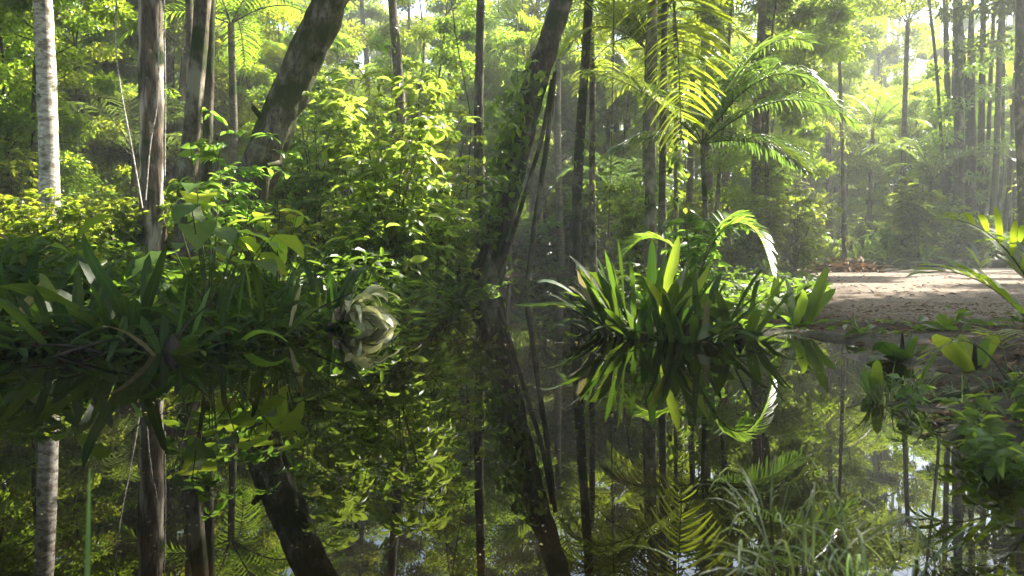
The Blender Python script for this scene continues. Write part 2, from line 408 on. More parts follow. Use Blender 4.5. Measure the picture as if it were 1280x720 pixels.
bp = N(nt, "ShaderNodeBump"); bp.inputs["Strength"].default_value = 1.0; bp.inputs["Distance"].default_value = .05
nt.links.new(ad.outputs[0], bp.inputs["Height"]); nt.links.new(bp.outputs[0], pr.inputs["Normal"])
tag(link("ground", b.mesh("ground", m)), kind="structure")

# water: one still, tannin-dark sheet
m = bpy.data.materials.new("dark_pond_water"); m.use_nodes = True; nt = m.node_tree
pr = nt.nodes["Principled BSDF"]
pr.inputs["Base Color"].default_value = (.75, .55, .22, 1); pr.inputs["Roughness"].default_value = 0.0; pr.inputs["IOR"].default_value = 1.36
tc = N(nt, "ShaderNodeTexCoord"); n1 = N(nt, "ShaderNodeTexNoise"); n1.inputs["Scale"].default_value = 1.6; n1.inputs["Detail"].default_value = 3
nt.links.new(tc.outputs["Object"], n1.inputs[0])
bp = N(nt, "ShaderNodeBump"); bp.inputs["Strength"].default_value = .05; bp.inputs["Distance"].default_value = .01
nt.links.new(n1.outputs[0], bp.inputs["Height"]); nt.links.new(bp.outputs[0], pr.inputs["Normal"])
n3 = N(nt, "ShaderNodeTexNoise"); n3.inputs["Scale"].default_value = 2.2; n3.inputs["Detail"].default_value = 8
nt.links.new(tc.outputs["Object"], n3.inputs[0])
rr = N(nt, "ShaderNodeValToRGB"); e = rr.color_ramp.elements
e[0].position = .4; e[0].color = (.0015, .0012, .0005, 1); e[1].position = .75; e[1].color = (.006, .004, .0014, 1)
nt.links.new(n3.outputs[0], rr.inputs[0]); nt.links.new(rr.outputs[0], pr.inputs["Base Color"])
pr.inputs["IOR"].default_value = 1.33
b = MB()
wx = np.linspace(-13, 9, 60); wy = np.linspace(-9, 27, 90)
WX, WY = np.meshgrid(wx, wy); ii, jj = np.meshgrid(np.arange(89), np.arange(59), indexing='ij'); a0 = ii * 60 + jj
b.add(np.stack([WX, WY, WX * 0], -1), np.stack([a0, a0 + 1, a0 + 61, a0 + 60], -1))
tag(link("water", b.mesh("water", m)), kind="structure")

# ------------------------------------------------------------------ light shafts: where the photo shows sun reaching something
LIT = [(px(480, 120, 9.6), 1.1), (px(440, 200, 9.4), .9), (px(520, 180, 9.8), .9), (px(63, 120, 13), .8), (px(63, 190, 13), .7), (px(193, 130, 11), .5), (px(193, 60, 11), .45), (px(193, 220, 11), .35),
       (px(238, 190, 11.2), .35), (px(448, 365, 7.3), .5), (px(870, 60, 8.6), 1.2), (px(865, 0, 8.6), 1.1), (px(870, 130, 8.6), .9), (px(950, 155, 9), 1.1), (px(900, 120, 9), .9), (px(930, 290, 7.2), .5), (px(965, 320, 7.0), .35),
       (px(1005, 330, 6.8), .28), (px(420, 40, 10.5), .6), (px(880, 265, 8.6), .6), (px(1215, 370, 3.6), .18), (px(1240, 285, 3.4), .22),
       (px(300, 110, 12), .8), (px(270, 150, 9), .5), (px(540, 60, 11), .8), (px(600, 100, 14), .8), (px(100, 250, 10), .7), (px(30, 250, 9), .6), (px(1060, 345, 19), 1.0),
       (np.array([6.0, 13.0, .1]), 1.0), (np.array([8.2, 14.5, .1]), .8), (np.array([5.2, 12.2, .1]), .6), (px(262, 225, 6.5), .45), (px(330, 250, 7), .3), (np.array([12, 14, .1]), 1.2), (px(1090, 150, 30), 2.2), (px(1150, 90, 34), 2.5), (px(1060, 250, 28), 1.6), (px(1150, 260, 28.5), 1.8), (px(1240, 200, 30), 1.8), (px(1000, 80, 26), 2.0), (px(1010, 230, 24), 1.5), (px(640, 260, 20), 1.4), (px(690, 150, 22), 1.6), (px(770, 260, 18), 1.4), (px(740, 180, 24), 1.5), (px(570, 260, 15), 1.0), (px(560, 160, 18), 1.4), (px(110, 100, 18), 1.5), (px(20, 150, 16), 1.3), (np.array([11, 17, .1]), 1.3), (np.array([9, 20, .1]), 1.4), (np.array([14, 22, .1]), 1.4),
       (px(215, 405, 5.0), .16), (px(930, 410, 6.2), .15), (px(800, 310, 6.3), .18), (px(880, 270, 7), .3)]
LP = np.array([l[0] for l in LIT]); LR = np.array([l[1] for l in LIT])
def in_shaft(P, extra=0.0):
    P = np.asarray(P, float).reshape(-1, 3)
    out = np.zeros(len(P), bool)
    for c, r in zip(LP, LR):
        v = P - c; t = v @ SDIR
        d = np.linalg.norm(v - t[:, None] * SDIR, axis=1)
        out |= (t > r * 1.2) & (d < r + extra)
    return out

# ------------------------------------------------------------------ plant builders
def rvec(n): return nrm(rng.normal(size=(n, 3)))
def crown_leaves(mb, C, rad, n, L, W, T=T_FAR, up=.9, carve=False, off=None):
    """n leaves in soft clumps round the centres C with radii rad"""
    C = np.asarray(C, float); k = len(C)
    idx = rng.integers(0, k, n)
    d = rvec(n) * (rng.random(n) ** .45)[:, None] * np.array([1, 1, .55])
    P = C[idx] + d * np.asarray(rad)[idx][:, None]
    D = nrm(d + rng.normal(0, .7, (n, 3)) + np.array([0, 0, -.35]))
    Nn = nrm(rvec(n) * .8 + np.array([0, 0, up]))
    tone = rng.random(k)[idx] * .6 + rng.random(n) * .4
    if carve:
        keep = ~in_shaft(P if off is None else P + off); P, D, Nn, tone = P[keep], D[keep], Nn[keep], tone[keep]; n = len(P)
    s = rng.uniform(.7, 1.3, n)
    mb.leaves(T, P, D, Nn, L * s, W * s, tone)

def smooth_path(pts, n):
    pts = np.asarray(pts, float); t = np.linspace(0, 1, len(pts)); u = np.linspace(0, 1, n)
    P = np.stack([np.interp(u, t, pts[:, i]) for i in range(3)], 1)
    for _ in range(max(1, n // len(pts))):
        P[1:-1] = (P[:-2] + 2 * P[1:-1] + P[2:]) / 4
    return P

def twig_plant(height, nstem, spread, leafL, leafW, T, per, sr=.012, twigs=6, tl=.5, low=.15, stem_lean=.25):
    """woody plant: stems, side twigs, leaves set alternately along each twig"""
    sm, fm = MB(), MB()
    for s in range(nstem):
        az = rng.uniform(0, 6.28); top = np.array([math.cos(az), math.sin(az), 0]) * spread * rng.uniform(.2, 1)
        h = height * rng.uniform(.65, 1)
        P = smooth_path([(rng.normal(0, .06), rng.normal(0, .06), -.1), top * .3 + [0, 0, h * .5], top + [0, 0, h]], 10)
        P[2:] += rng.normal(0, .02 * height, (8, 3)) * .5
        sm.tube(P, np.linspace(sr, sr * .25, 10), 5)
        for t in range(twigs):
            u = low + (1 - low) * (t + rng.random()) / twigs
            p0 = np.array([np.interp(u * 9, range(10), P[:, i]) for i in range(3)])
            a = rng.uniform(0, 6.28); l = tl * rng.uniform(.5, 1.1) * (1.15 - .5 * u)
            d = np.array([math.cos(a), math.sin(a), rng.uniform(-.1, .6)])
            q = np.linspace(0, 1, 5)[:, None]
            tp = p0 + d * l * q + np.array([0, 0, -.25 * l]) * q ** 2
            sm.tube(tp, np.linspace(sr * .35, sr * .12, 5), 4)
            n = per
            uu = rng.uniform(.15, 1, n); LPp = np.stack([np.interp(uu * 4, range(5), tp[:, i]) for i in range(3)], 1)
            sd_ = np.where(np.arange(n) % 2 == 0, 1, -1)[:, None]
            pd = np.array([-d[1], d[0], 0])
            D = nrm(d * rng.uniform(.2, 1, (n, 1)) + pd * sd_ * rng.uniform(.5, 1.1, (n, 1)) + rng.normal(0, .25, (n, 3)) + [0, 0, -.25])
            Nn = nrm(rng.normal(0, .35, (n, 3)) + [0, 0, 1])
            s_ = rng.uniform(.55, 1.2, n)
            fm.leaves(T, LPp, D, Nn, leafL * s_, leafW * s_, rng.random(n))
    return sm, fm

def frond(length, az, el, grav, nleaf, leafL, leafW, droop=.8, base=(0, 0, 0), vup=.35, bare=.12, K=5, taper=True, tw=0.0, side_only=0):
    """one feather palm leaf: returns rachis mesh builder and leaflet mesh builder"""
    rm, lm = MB(), MB()
    t = np.linspace(0, 1, 16)
    a = np.array([math.sin(az), math.cos(az), 0]); side = np.array([a[1], -a[0], 0])
    D = nrm((a * math.cos(el) + np.array([0, 0, math.sin(el)]))[None] + np.array([0, 0, -1.0]) * (grav * t ** 1.5)[:, None])
    P = np.array(base) + np.concatenate([[np.zeros(3)], np.cumsum((D[1:] + D[:-1]) / 2 * length / 15, 0)])
    rm.tube(P, np.linspace(.011, .003, 16) * (length / 1.5) ** .7, 5)
    for sgn in (-1, 1):
        if side_only and sgn != side_only: continue
        u = np.linspace(bare, .995, nleaf) + rng.normal(0, .002, nleaf)
        p = np.stack([np.interp(u * 15, range(16), P[:, i]) for i in range(3)], 1)
        d = nrm(np.stack([np.interp(u * 15, range(16), D[:, i]) for i in range(3)], 1))
        nn = nrm(np.cross(np.broadcast_to(side, d.shape), d))
        nn = np.where((nn[:, 2:3] < 0) & (abs(d[:, 2:3]) < .95), -nn, nn)
        fw = (.35 + .55 * u)[:, None]
        ld = nrm(side * sgn + d * fw + nn * vup + rng.normal(0, .05, d.shape))
        laz = np.arctan2(ld[:, 0], ld[:, 1]); lel = np.arcsin(np.clip(ld[:, 2], -1, 1))
        prof = np.clip(np.sin(np.pi * np.clip((u - bare) / (1 - bare) * .86 + .12, 0, 1)), .2, 1) ** .6 if taper else 1
        lm.straps(p, laz, lel, leafL * prof * rng.uniform(.9, 1.06, nleaf), leafW, K=K, grav=droop * rng.uniform(.6, 1.3, nleaf), p=1.4, fold=.3, prof='leaflet', twist=rng.normal(tw, .25, nleaf))
    return rm, lm

def palm(name, label, loc, height, fronds, leafL, leafW, matl, lean=(0, 0), rad=.05, nleaf=34, group=None, droop=.8, K=5, trunk_mat=None):
    t = thing(name, label, 'palm', loc, 0, group)
    b = MB(); path = smooth_path([(0, 0, -.2), (lean[0] * .35, lean[1] * .35, height * .5), (lean[0], lean[1], height)], 24)
    rr = np.linspace(rad * 1.25, rad * .8, 24); rr[0] *= 1.4
    b.tube(path, rr, 12, lump=.06, seed=int(height * 100))
    link('trunk', b.mesh('palm_trunk', trunk_mat or M_PALMT), t)
    for (ln, az, el, gr) in fronds:
        rm, lm = frond(ln, az, el, gr, nleaf, leafL, leafW, droop, base=(lean[0], lean[1], height), K=K)
        f = link('frond', rm.mesh('frond_rachis', M_STEM), t)
        link('leaflet_blade', lm.mesh('frond_leaflets', matl), f)
    return t

def tall_tree(h, r, nclump, nleaf, leaf, crown_r, crown_lo, bark, leafm, lean=(0, 0), spr=0, limbs=7, T=T_FAR):
    """trunk + limbs mesh and crown mesh of a broadleaf forest tree"""
    tm, cm = MB(), MB()
    top = np.array([lean[0], lean[1], h])
    P = smooth_path([(0, 0, -.3), top * .33 + [rng.normal(0, .02 * h), rng.normal(0, .02 * h), 0], top * .66 + [rng.normal(0, .025 * h), rng.normal(0, .025 * h), 0], top], 26)
    rr = r * (1 - .72 * np.linspace(0, 1, 26)); rr[:3] *= [1.7, 1.3, 1.08]
    tm.tube(P, rr, 12, lump=.10, flute=.06, seed=int(h * 37 + r * 999))
    C = []
    for l in range(limbs):
        u = crown_lo + (1 - crown_lo) * (l + rng.random()) / limbs * .95
        p0 = np.array([np.interp(u * 25, range(26), P[:, i]) for i in range(3)])
        a = rng.uniform(0, 6.28); ll = crown_r * rng.uniform(.55, 1.05) * (1.15 - .45 * u)
        d = np.array([math.cos(a), math.sin(a), rng.uniform(.15, .8)])
        q = np.linspace(0, 1, 8)[:, None]
        lp = p0 + d * ll * q + np.array([0, 0, -.18 * ll]) * q ** 2 + rng.normal(0, .03 * ll, (8, 3)) * q
        tm.tube(lp, np.linspace(r * .28, r * .06, 8), 6)
        for j in range(max(1, nclump // limbs)):
            v = rng.uniform(.35, 1)
            c = p0 + d * ll * v + rng.normal(0, .22 * crown_r, 3) * [1, 1, .6]
            C.append(c)
            tm.tube(np.linspace(p0 + d * ll * v * .7, c, 4), np.linspace(r * .08, r * .02, 4), 4)
    C = np.array(C)
    crown_leaves(cm, C, rng.uniform(.17, .34, len(C)) * crown_r, nleaf, leaf[0], leaf[1], T)
    return tm, cm

def add_tree(name, label, cat, loc, tm, cm, bark, leafm, rz=0, group=None):
    t = thing(name, label, cat, loc, rz, group)
    link('trunk', tm.mesh('trunk', bark), t); link('crown', cm.mesh('crown', leafm), t)
    return t

# ------------------------------------------------------------------ overhead canopy (unseen above the frame, leaf mass added to shape the light)
cb = MB()
nC = 1100
cx = rng.uniform(-26, 26, nC); cyy = rng.uniform(-22, 16, nC); cz = rng.uniform(8.8, 13.5, nC) + .12 * np.maximum(cyy, 0)
gapm = wob(cx, cyy, .55, 4.0) > .52
dens = ~gapm
# roof clumps with holes cut open along the sun rays
C = np.stack([cx, cyy, cz], 1)[dens]
crown_leaves(cb, C, rng.uniform(.9, 1.9, len(C)), 200000, .24, .13, T_FAR, carve=True)
shade_t = [(px(120, 380, 5.2), 1.6), (px(300, 380, 5.6), 1.3), (px(0, 380, 5.0), 1.4), (px(60, 300, 6.5), 1.1), (px(250, 260, 6.4), .8), (px(380, 340, 6.6), .8), (px(820, 380, 6.3), .9), (px(620, 330, 13.5), 1.4), (px(560, 350, 10), 1.0),
           (px(40, 410, 5.0), 1.2), (px(200, 400, 5.2), 1.2), (px(330, 400, 6.0), .9), (px(1150, 430, 4.4), 1.0), (px(1000, 395, 6.6), .5), (px(1230, 500, 3.0), .9), (px(1100, 490, 3.4), .6), (np.array([4, 8, 0]), .9), (np.array([6, 9, 0]), 1.1), (np.array([8.5, 9.8, 0]), 1.2), (np.array([4.5, 6.8, 0]), .9), (np.array([8, 11.6, 0]), .9), (np.array([11, 12, 0]), 1.2), (np.array([10.4, 15.4, 0]), .7), (np.array([7.4, 16.6, 0]), .8), (np.array([13, 18.5, 0]), 1.0), (np.array([11, 21, 0]), 1.0), (np.array([16, 24, 0]), 1.3), (np.array([6.4, 14.6, 0]), .4)]
C2 = []  # added clumps up-sun of the spots meant to lie in shade
for c, r in shade_t:
    for q in range(9):
        C2.append(c + SDIR * rng.uniform(11.5, 15.5) + rng.normal(0, r * .5, 3))
C2 = np.array(C2)
crown_leaves(cb, C2, np.full(len(C2), .95), 52000, .22, .12, T_FAR, carve=True)
tag(link('shade_canopy', cb.mesh('shade_canopy', M_CANOPY, False)), kind='stuff')

# ------------------------------------------------------------------ named trees
# pale trunk at far left
def trunk_thing(name, label, pts, rads, bark, sides=20, lump=.08, flute=.05, seed=1, n=60, crown=None, base=None, group=None, leafm=None):
    pts = np.array(pts); base = pts[0].copy(); base[2] = H(base[0], base[1])
    t = thing(name, label, 'tree', base, 0, group)
    P = smooth_path(pts, n) - base
    rr = np.interp(np.linspace(0, 1, n), np.linspace(0, 1, len(rads)), rads) * (.86 if name != 'pale_tree' else 1)
    b = MB(); b.tube(P, rr, sides, lump, flute, seed)
    link('trunk', b.mesh('trunk', bark), t)
    if leafm:
        g = np.random.default_rng(seed); k_ = 170; u = g.uniform(.04, .62, k_) ** 1.0 * (n - 1); u = u[(np.sin(u * .45 + seed) > -.2)]; k_ = len(u)
        pc = np.stack([np.interp(u, range(n), P[:, i]) for i in range(3)], 1) + g.normal(0, 1, (k_, 3)) * [.5, .5, .2] * (rads[1] + .12) * .9
        vb = MB(); vb.leaves(T_BIG, pc, g.normal(0, 1, (k_, 3)) + [0, 0, -.8], g.normal(0, .5, (k_, 3)) + [0, -.4, .8], g.uniform(.08, .22, k_), g.uniform(.035, .09, k_), g.random(k_))
        link('climbing_vine', vb.mesh('climbing_vine', M_FOREST2), t)
    if crown:
        c = MB(); cc = P[-1] + rng.normal(0, 1, (crown[0], 3)) * [1.6, 1.6, 1.0]
        lb = MB()
        for q in cc[:8]: lb.tube(smooth_path([P[-1] * .75 + P[-12] * .25, (P[-1] + q) / 2 + [0, 0, .3], q], 8), np.linspace(rads[-1] * .5, .02, 8), 6)
        cw = cc + base; cc = cc[~in_shaft(cw, .5)]
        crown_leaves(c, cc, np.full(len(cc), .9), crown[1], .2, .11, T_FAR, carve=True, off=base)
        link('limb', lb.mesh('limb', bark), t); link('crown', c.mesh('crown', leafm or M_CANOPY, False), t)
    return t
D = 13.0
trunk_thing('pale_tree', 'straight tree with smooth white sunlit bark, farthest left of the large trunks', [px(63, 350, D), px(61, 200, D), px(57, 60, D), px(50, -60, D), px(46, -220, D), px(48, -420, D)], [.19, .155, .15, .145, .14, .12], M_PALE, lump=.05, flute=.03, seed=3, crown=(16, 5000))
D = 11.0
trunk_thing('peeling_bark_tree', 'upright tree with ragged peeling grey-brown bark between the white trunk and the twin trunks', [px(191, 350, D), px(190, 240, D), px(190, 120, D), px(188, 0, D), px(186, -150, D), px(180, -500, D)], [.23, .19, .185, .175, .165, .12], M_SPLIT, lump=.13, flute=.12, seed=8, crown=(16, 5000))
D = 10.3
trunk_thing('brown_tree', 'smooth olive-brown trunk bowing gently to the right, in front of a thinner dark trunk', [px(228, 345, D), px(235, 215, D), px(244, 110, D), px(253, 10, D), px(262, -140, D), px(285, -420, D)], [.17, .14, .132, .128, .12, .09], M_BARK, lump=.06, seed=12, crown=(14, 4500))
trunk_thing('brown_tree', 'thin dark trunk directly behind the bowing olive-brown trunk', [px(262, 345, 10.9), px(258, 215, 10.9), px(262, 100, 10.9), px(263, 0, 10.9), px(262, -300, 10.9)], [.10, .085, .08, .075, .06], M_BARKD, lump=.06, seed=13, sides=12, crown=(9, 2500))
trunk_thing('brown_tree', 'slim upright trunk showing only above the fork of the twin brown trunks', [px(244, 340, 14), px(240, 200, 14), px(238, 100, 14), px(236, -20, 14), px(230, -250, 14)], [.10, .09, .085, .08, .06], M_BARK, lump=.06, seed=14, sides=12, crown=(9, 2500))
D = 10.4
lt = trunk_thing('leaning_mossy_tree', 'thick mossy trunk leaning steeply right over the sunlit big-leaved shrub', [px(270, 330, D), px(318, 225, D), px(342, 160, D), px(372, 92, D), px(403, 25, D), px(432, -50, D), px(470, -170, D), px(500, -380, D)],
                 [.37, .30, .29, .28, .265, .25, .22, .15], M_MOSSY, sides=30, lump=.13, flute=.07, seed=21, n=110, crown=(20, 7000))
# stubs and knots on the leaning trunk
b = MB(); base = np.array(lt.location)
for (X, Y, dx, dy, r) in ((330, 150, -14, -16, .06), (392, 75, 10, -8, .05), (350, 205, -16, 2, .05)):
    b = MB(); p = px(X, Y, D - .12); q = px(X + dx, Y + dy, D - .3)
    b.tube(smooth_path([p, (p + q) / 2, q], 6) - base, np.linspace(r, r * .5, 6), 8, lump=.2, seed=X)
    link('branch_stub', b.mesh('branch_stub', M_MOSSY), lt)
# centre leaning tree
D = 14.0
ct = trunk_thing('leaning_rooted_tree', 'dark leaning tree with thin prop roots at the far end of the water', [px(606, 352, D), px(615, 318, D), px(640, 215, D), px(664, 118, D), px(688, 45, D), px(712, -35, D), px(745, -160, D), px(770, -380, D)],
                 [.40, .31, .27, .25, .235, .22, .19, .12], M_BARKD, sides=24, lump=.10, flute=.08, seed=31, n=90, crown=(16, 5500))
base = np.array(ct.location)
for pts, r in (([px(624, 348, D - .3), px(652, 255, D - .4), px(678, 175, D - .2), px(690, 100, D)], .045), ([px(660, 350, D - .5), px(672, 255, D - .4), px(684, 180, D - .2), px(694, 90, D)], .055),
               ([px(612, 350, D + .3), px(634, 300, D - .5), px(650, 230, D - .3)], .04), ([px(580, 352, D), px(596, 330, D - .2), px(612, 300, D - .1)], .06), ([px(600, 356, D - .8), px(608, 335, D - .5), px(616, 300, D - .2)], .05)):
    b = MB(); b.tube(smooth_path(pts, 20) - base, np.linspace(r, r * .8, 20), 8, lump=.15, seed=int(r * 1000)); link('prop_root', b.mesh('prop_root', M_BARKD), ct)
# climbing leaves on the centre trunk
b = MB()
u = rng.uniform(0, 1, 420); Pc = np.stack([np.interp(u, [0, .35, .7, 1], [px(612, 300, D)[i], px(632, 240, D)[i], px(652, 160, D)[i], px(668, 90, D)[i]]) for i in range(3)], 1) + rng.normal(0, .2, (420, 3)) + [-.12, -.25, 0] - base
b.leaves(T_BIG, Pc, rng.normal(0, 1, (420, 3)) + [-.4, -.3, -.9], rng.normal(0, .5, (420, 3)) + [0, -.6, .7], rng.uniform(.13, .28, 420), rng.uniform(.07, .13, 420), rng.random(420))
link('climbing_vine', b.mesh('climbing_vine', M_FOREST2), ct)

named = [
    ('slender straight trunk just right of the leaning tree at the end of the water', [(718, 345), (721, 240), (729, 110), (738, -20), (742, -300)], 17.5, [.16, .135, .125, .115, .08], M_BARKD),
    ('very thin trunk close beside the slender straight one at the end of the water', [(742, 345), (740, 220), (741, 100), (736, -30), (732, -250)], 19, [.11, .09, .085, .08, .06], M_BARK),
    ('mottled grey trunk rising straight out of the big clump of strap leaves', [(813, 345), (813, 250), (814, 130), (816, -20), (816, -380)], 11.5, [.12, .10, .095, .09, .07], M_BARK),
    ('dark straight trunk standing between the arching pale palm leaves and the clearing', [(946, 340), (950, 230), (957, 110), (963, -20), (968, -300)], 20, [.21, .17, .16, .15, .1], M_BARKD),
    ('whip-thin dark stem wrapped in small leaves at the far left corner of the clearing', [(1056, 336), (1054, 240), (1052, 150), (1050, 90), (1046, -20)], 24, [.10, .075, .07, .06, .04], M_BARKD),
    ('dark leaf-covered trunk between the sunlit shrub and the leaning rooted tree', [(601, 345), (600, 240), (598, 130), (600, 40), (604, -150)], 18, [.15, .14, .13, .12, .08], M_BARKD),
    ('pale straight trunk behind the top of the sunlit shrub', [(508, 345), (506, 200), (497, 80), (488, -20), (480, -250)], 19, [.17, .15, .14, .13, .09], M_BARK),
    ('thin stem in front of the hanging bright palm leaf', [(846, 345), (845, 230), (845, 120), (843, 0), (842, -250)], 10.5, [.04, .035, .033, .03, .02], M_BARK),
    ('double-thickness dark trunk at the very right edge of the clearing', [(1280, 330), (1278, 240), (1274, 120), (1276, -20), (1280, -250)], 22, [.20, .16, .15, .14, .1], M_BARKD),
]
for i, (lab, pts, D, rr, bk) in enumerate(named):
    trunk_thing('forest_tree', lab, [px(X, Y, D) for X, Y in pts], rr, bk, sides=12, lump=.08, seed=40 + i, n=40, crown=(10, 3000), leafm=M_FOREST)

# cane clump on the right
D = 29.0
base = px(1205, 335, D); base[2] = H(base[0], base[1])
M_BAMBOO2 = M_BARKD
t = thing('cane_clump', 'tight clump of tall dark canes rising behind the sandy clearing', 'bamboo', base)
for k, (X, r, lean) in enumerate([(1186, .13, -4), (1191, .08, 2), (1196, .12, 0), (1201, .15, -2), (1209, .12, 5), (1217, .11, -3), (1226, .14, 3), (1234, .09, 8), (1245, .12, 6), (1253, .08, 2), (1264, .10, 10), (1213, .09, -12), (1180, .07, -16)]):
    DD = D + rng.uniform(-1.2, 1.5)
    P = smooth_path([px(1200 + (X - 1200) * .75, 338, DD), px(X, 220, DD), px(X + lean * .6, 80, DD), px(X + lean * 1.6, -60, DD), px(X + lean * 3.5, -230, DD)], 44) - base
    rr = np.linspace(r, r * .6, 44); rr[::4] *= 1.12; rr[0:2] *= 1.6
    b = MB(); b.tube(P, rr, 10); link('cane', b.mesh('cane', M_BARKD if k % 2 else M_BAMBOO), t)
b = MB(); C = np.stack([rng.uniform(-3, 3, 26), rng.uniform(-2, 2, 26), rng.uniform(10, 17, 26)], 1)
crown_leaves(b, C, np.full(26, 1.1), 7000, .30, .05, T_FAR, up=.4, carve=True, off=base); link('crown', b.mesh('crown', M_FOREST, False), t)
b = MB()
P = smooth_path([px(1168, 338, D) - base, px(1180, 290, D) - base, px(1190, 230, D) - base], 10); b.tube(P, np.linspace(.45, .12, 10), 12, flute=.3, seed=5)
link('root_flare', b.mesh('root_flare', M_BARKD), t)
b = MB(); C = np.stack([rng.uniform(-1.3, 1.3, 24), rng.uniform(-1.2, .6, 24), rng.uniform(.8, 9, 24)], 1)
crown_leaves(b, C, np.full(24, .5), 2600, .18, .08, T_MID); link('climbing_vine', b.mesh('climbing_vine', M_FOREST2), t)

# ------------------------------------------------------------------ palms in the middle
D = 9.0
bz = px(885, 330, D); z0 = H(bz[0], bz[1]); top = px(878, 180, D)
palm('slender_palm', 'young palm with arching silvery-lit leaves beside the big strap-leaved clump', (bz[0], bz[1], z0), top[2] - z0,
     [(2.0, R(95), R(40), 1.35), (1.9, R(110), R(58), 1.6), (2.1, R(82), R(66), 1.1), (1.35, R(80), R(12), 1.0), (1.7, R(60), R(62), .9), (1.75, R(-78), R(48), .7), (1.2, R(-95), R(14), .9), (1.5, R(20), R(70), .8), (1.3, R(130), R(5), 1.1), (1.4, R(-30), R(60), 1.0)],
     .50, .022, M_PALMC, lean=(top[0] - bz[0], 0), rad=.035, nleaf=60, droop=1.1, K=7)
D = 8.7
bz = px(905, 335, D); z0 = H(bz[0], bz[1])
# the bright hanging frond belongs to a taller palm whose trunk stands just behind
t = palm('tall_palm', 'tall palm whose bright yellow-green leaf hangs down from the top of the picture', (px(827, 340, 9.4)[0], 9.4, H(1.9, 9.4)), 4.35,
         [(2.3, R(150), R(50), 2.2), (2.2, R(40), R(40), 1.6), (2.1, R(-60), R(45), 1.8), (2.1, R(-110), R(30), 1.6), (2.0, R(90), R(48), 1.5), (2.0, R(0), R(60), 1.3)],
         .55, .032, M_PALM, rad=.045, nleaf=40, lean=(.05, 0), droop=.55)
# hanging leaf seen full face
rm, lm = MB(), MB()
Pt = smooth_path([px(800, -230, 9.4), px(822, -140, 8.9), px(838, -40, 8.5), px(848, 60, 8.4), px(852, 175, 8.6)], 30)
nl_ = 54
for sgn in (-1, 1):
    u = np.sort(np.linspace(.2, 1, nl_) + rng.normal(0, .004, nl_)).clip(0, 1); keep = rng.random(nl_) > .05; u = u[keep]; m_ = len(u)
    p = np.stack([np.interp(u * 29, range(30), Pt[:, i]) for i in range(3)], 1)
    L = (.86 if sgn > 0 else .85) * np.sin(np.pi * (u * .70 + .2)) ** .7 * rng.uniform(.86, 1.06, m_)
    ld = nrm(np.stack([np.full(m_, sgn * 1.0), rng.normal(.25 if sgn > 0 else -.3, .12, m_), (.42 if sgn > 0 else -.05) - .85 * u ** 2 + rng.normal(0, .07, m_)], 1))
    lm.straps(p, np.arctan2(ld[:, 0], ld[:, 1]), np.arcsin(ld[:, 2]), L, rng.uniform(.028, .040, m_), K=8, grav=rng.uniform(.5, 1.3, m_) * (1 if sgn > 0 else 1.5), p=1.5, fold=.25, prof='leaflet', tw0=R(50) * sgn + rng.normal(0, .2, m_), twist=rng.normal(.2, .5, m_), wave=.08)
rm.tube(Pt, np.linspace(.016, .004, 30), 6)
loc = np.array(t.location)
rm.V = [v - loc for v in rm.V]; lm.V = [v - loc for v in lm.V]
f = link('frond', rm.mesh('frond_rachis', M_STEM), t); f['label'] = 'bright yellow-green leaf hanging face-on'
link('leaflet_blade', lm.mesh('frond_leaflets', M_PALM), f)

# small frond, sunlit, arching down beside the clump
t = thing('sunlit_fern', 'bright arching feather leaf touching the sand beside the upright strap leaves', 'fern', px(872, 352, 7.2))
for (ln, az, el, gr) in ((1.35, R(96), R(72), 2.4), (1.1, R(60), R(70), 1.4), (1.0, R(-60), R(60), 1.6)):
    rm, lm = frond(ln, az, el, gr, 40, .23, .030, .4, K=4, bare=.35)
    f = link('frond', rm.mesh('frond_rachis', M_STEM), t); link('leaflet_blade', lm.mesh('frond_leaflets', M_BRIGHT), f)

# ------------------------------------------------------------------ strap-leaved clumps
def strap_clump(name, label, loc, n, L, W, el=(35, 85), grav=(.5, 1.3), mat=M_STRAP, az=None, radius=.12, withered=0, K=12, group=None, wave=.25, fold=.3):
    n = int(n * 1.35) if n > 12 else n
    t = thing(name, label, 'plant', loc, 0, group)
    a = rng.uniform(0, 2 * np.pi, n) if az is None else np.radians(rng.uniform(az[0], az[1], n))
    e = np.radians(rng.uniform(el[0], el[1], n))
    rad = radius * np.sqrt(rng.random(n))
    P = np.stack([np.sin(a) * rad, np.cos(a) * rad, np.full(n, -.05)], 1)
    g = rng.uniform(grav[0], grav[1], n) * (1.25 - e / 1.6)
    for k in range(n):
        kink = rng.random() < .22
        b = MB(); b.straps(P[k], a[k], e[k], L * rng.uniform(.5, 1.08), W * rng.uniform(.6, 1.12), K=K, grav=g[k] * (2.6 if kink else 1), p=rng.uniform(3, 5) if kink else rng.uniform(1.3, 2.4), fold=fold * rng.uniform(.4, 1.4), twist=rng.normal(0, .55), rn=rng.random(), wave=wave)
        q = rng.random()
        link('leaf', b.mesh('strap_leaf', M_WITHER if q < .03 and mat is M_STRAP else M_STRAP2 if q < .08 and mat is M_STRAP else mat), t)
    for k in range(withered):
        b = MB(); b.straps(P[k], rng.uniform(0, 6.28), R(rng.uniform(15, 40)), L * rng.uniform(.5, .85), W * .6, K=K, grav=2.6, p=1.1, fold=.5, twist=rng.normal(0, 1.2), rn=rng.random(), wave=.5)
        link('withered_leaf', b.mesh('withered_leaf', M_WITHER), t)
    b = MB(); b.tube([(0, 0, -.35), (0, 0, -.1), (0, 0, .10), (0, 0, .16)], [radius * .3, radius * .5, radius * .3, .005], 12, lump=.2, seed=n); link('leaf_base', b.mesh('leaf_base', M_LOG), t)
    return t
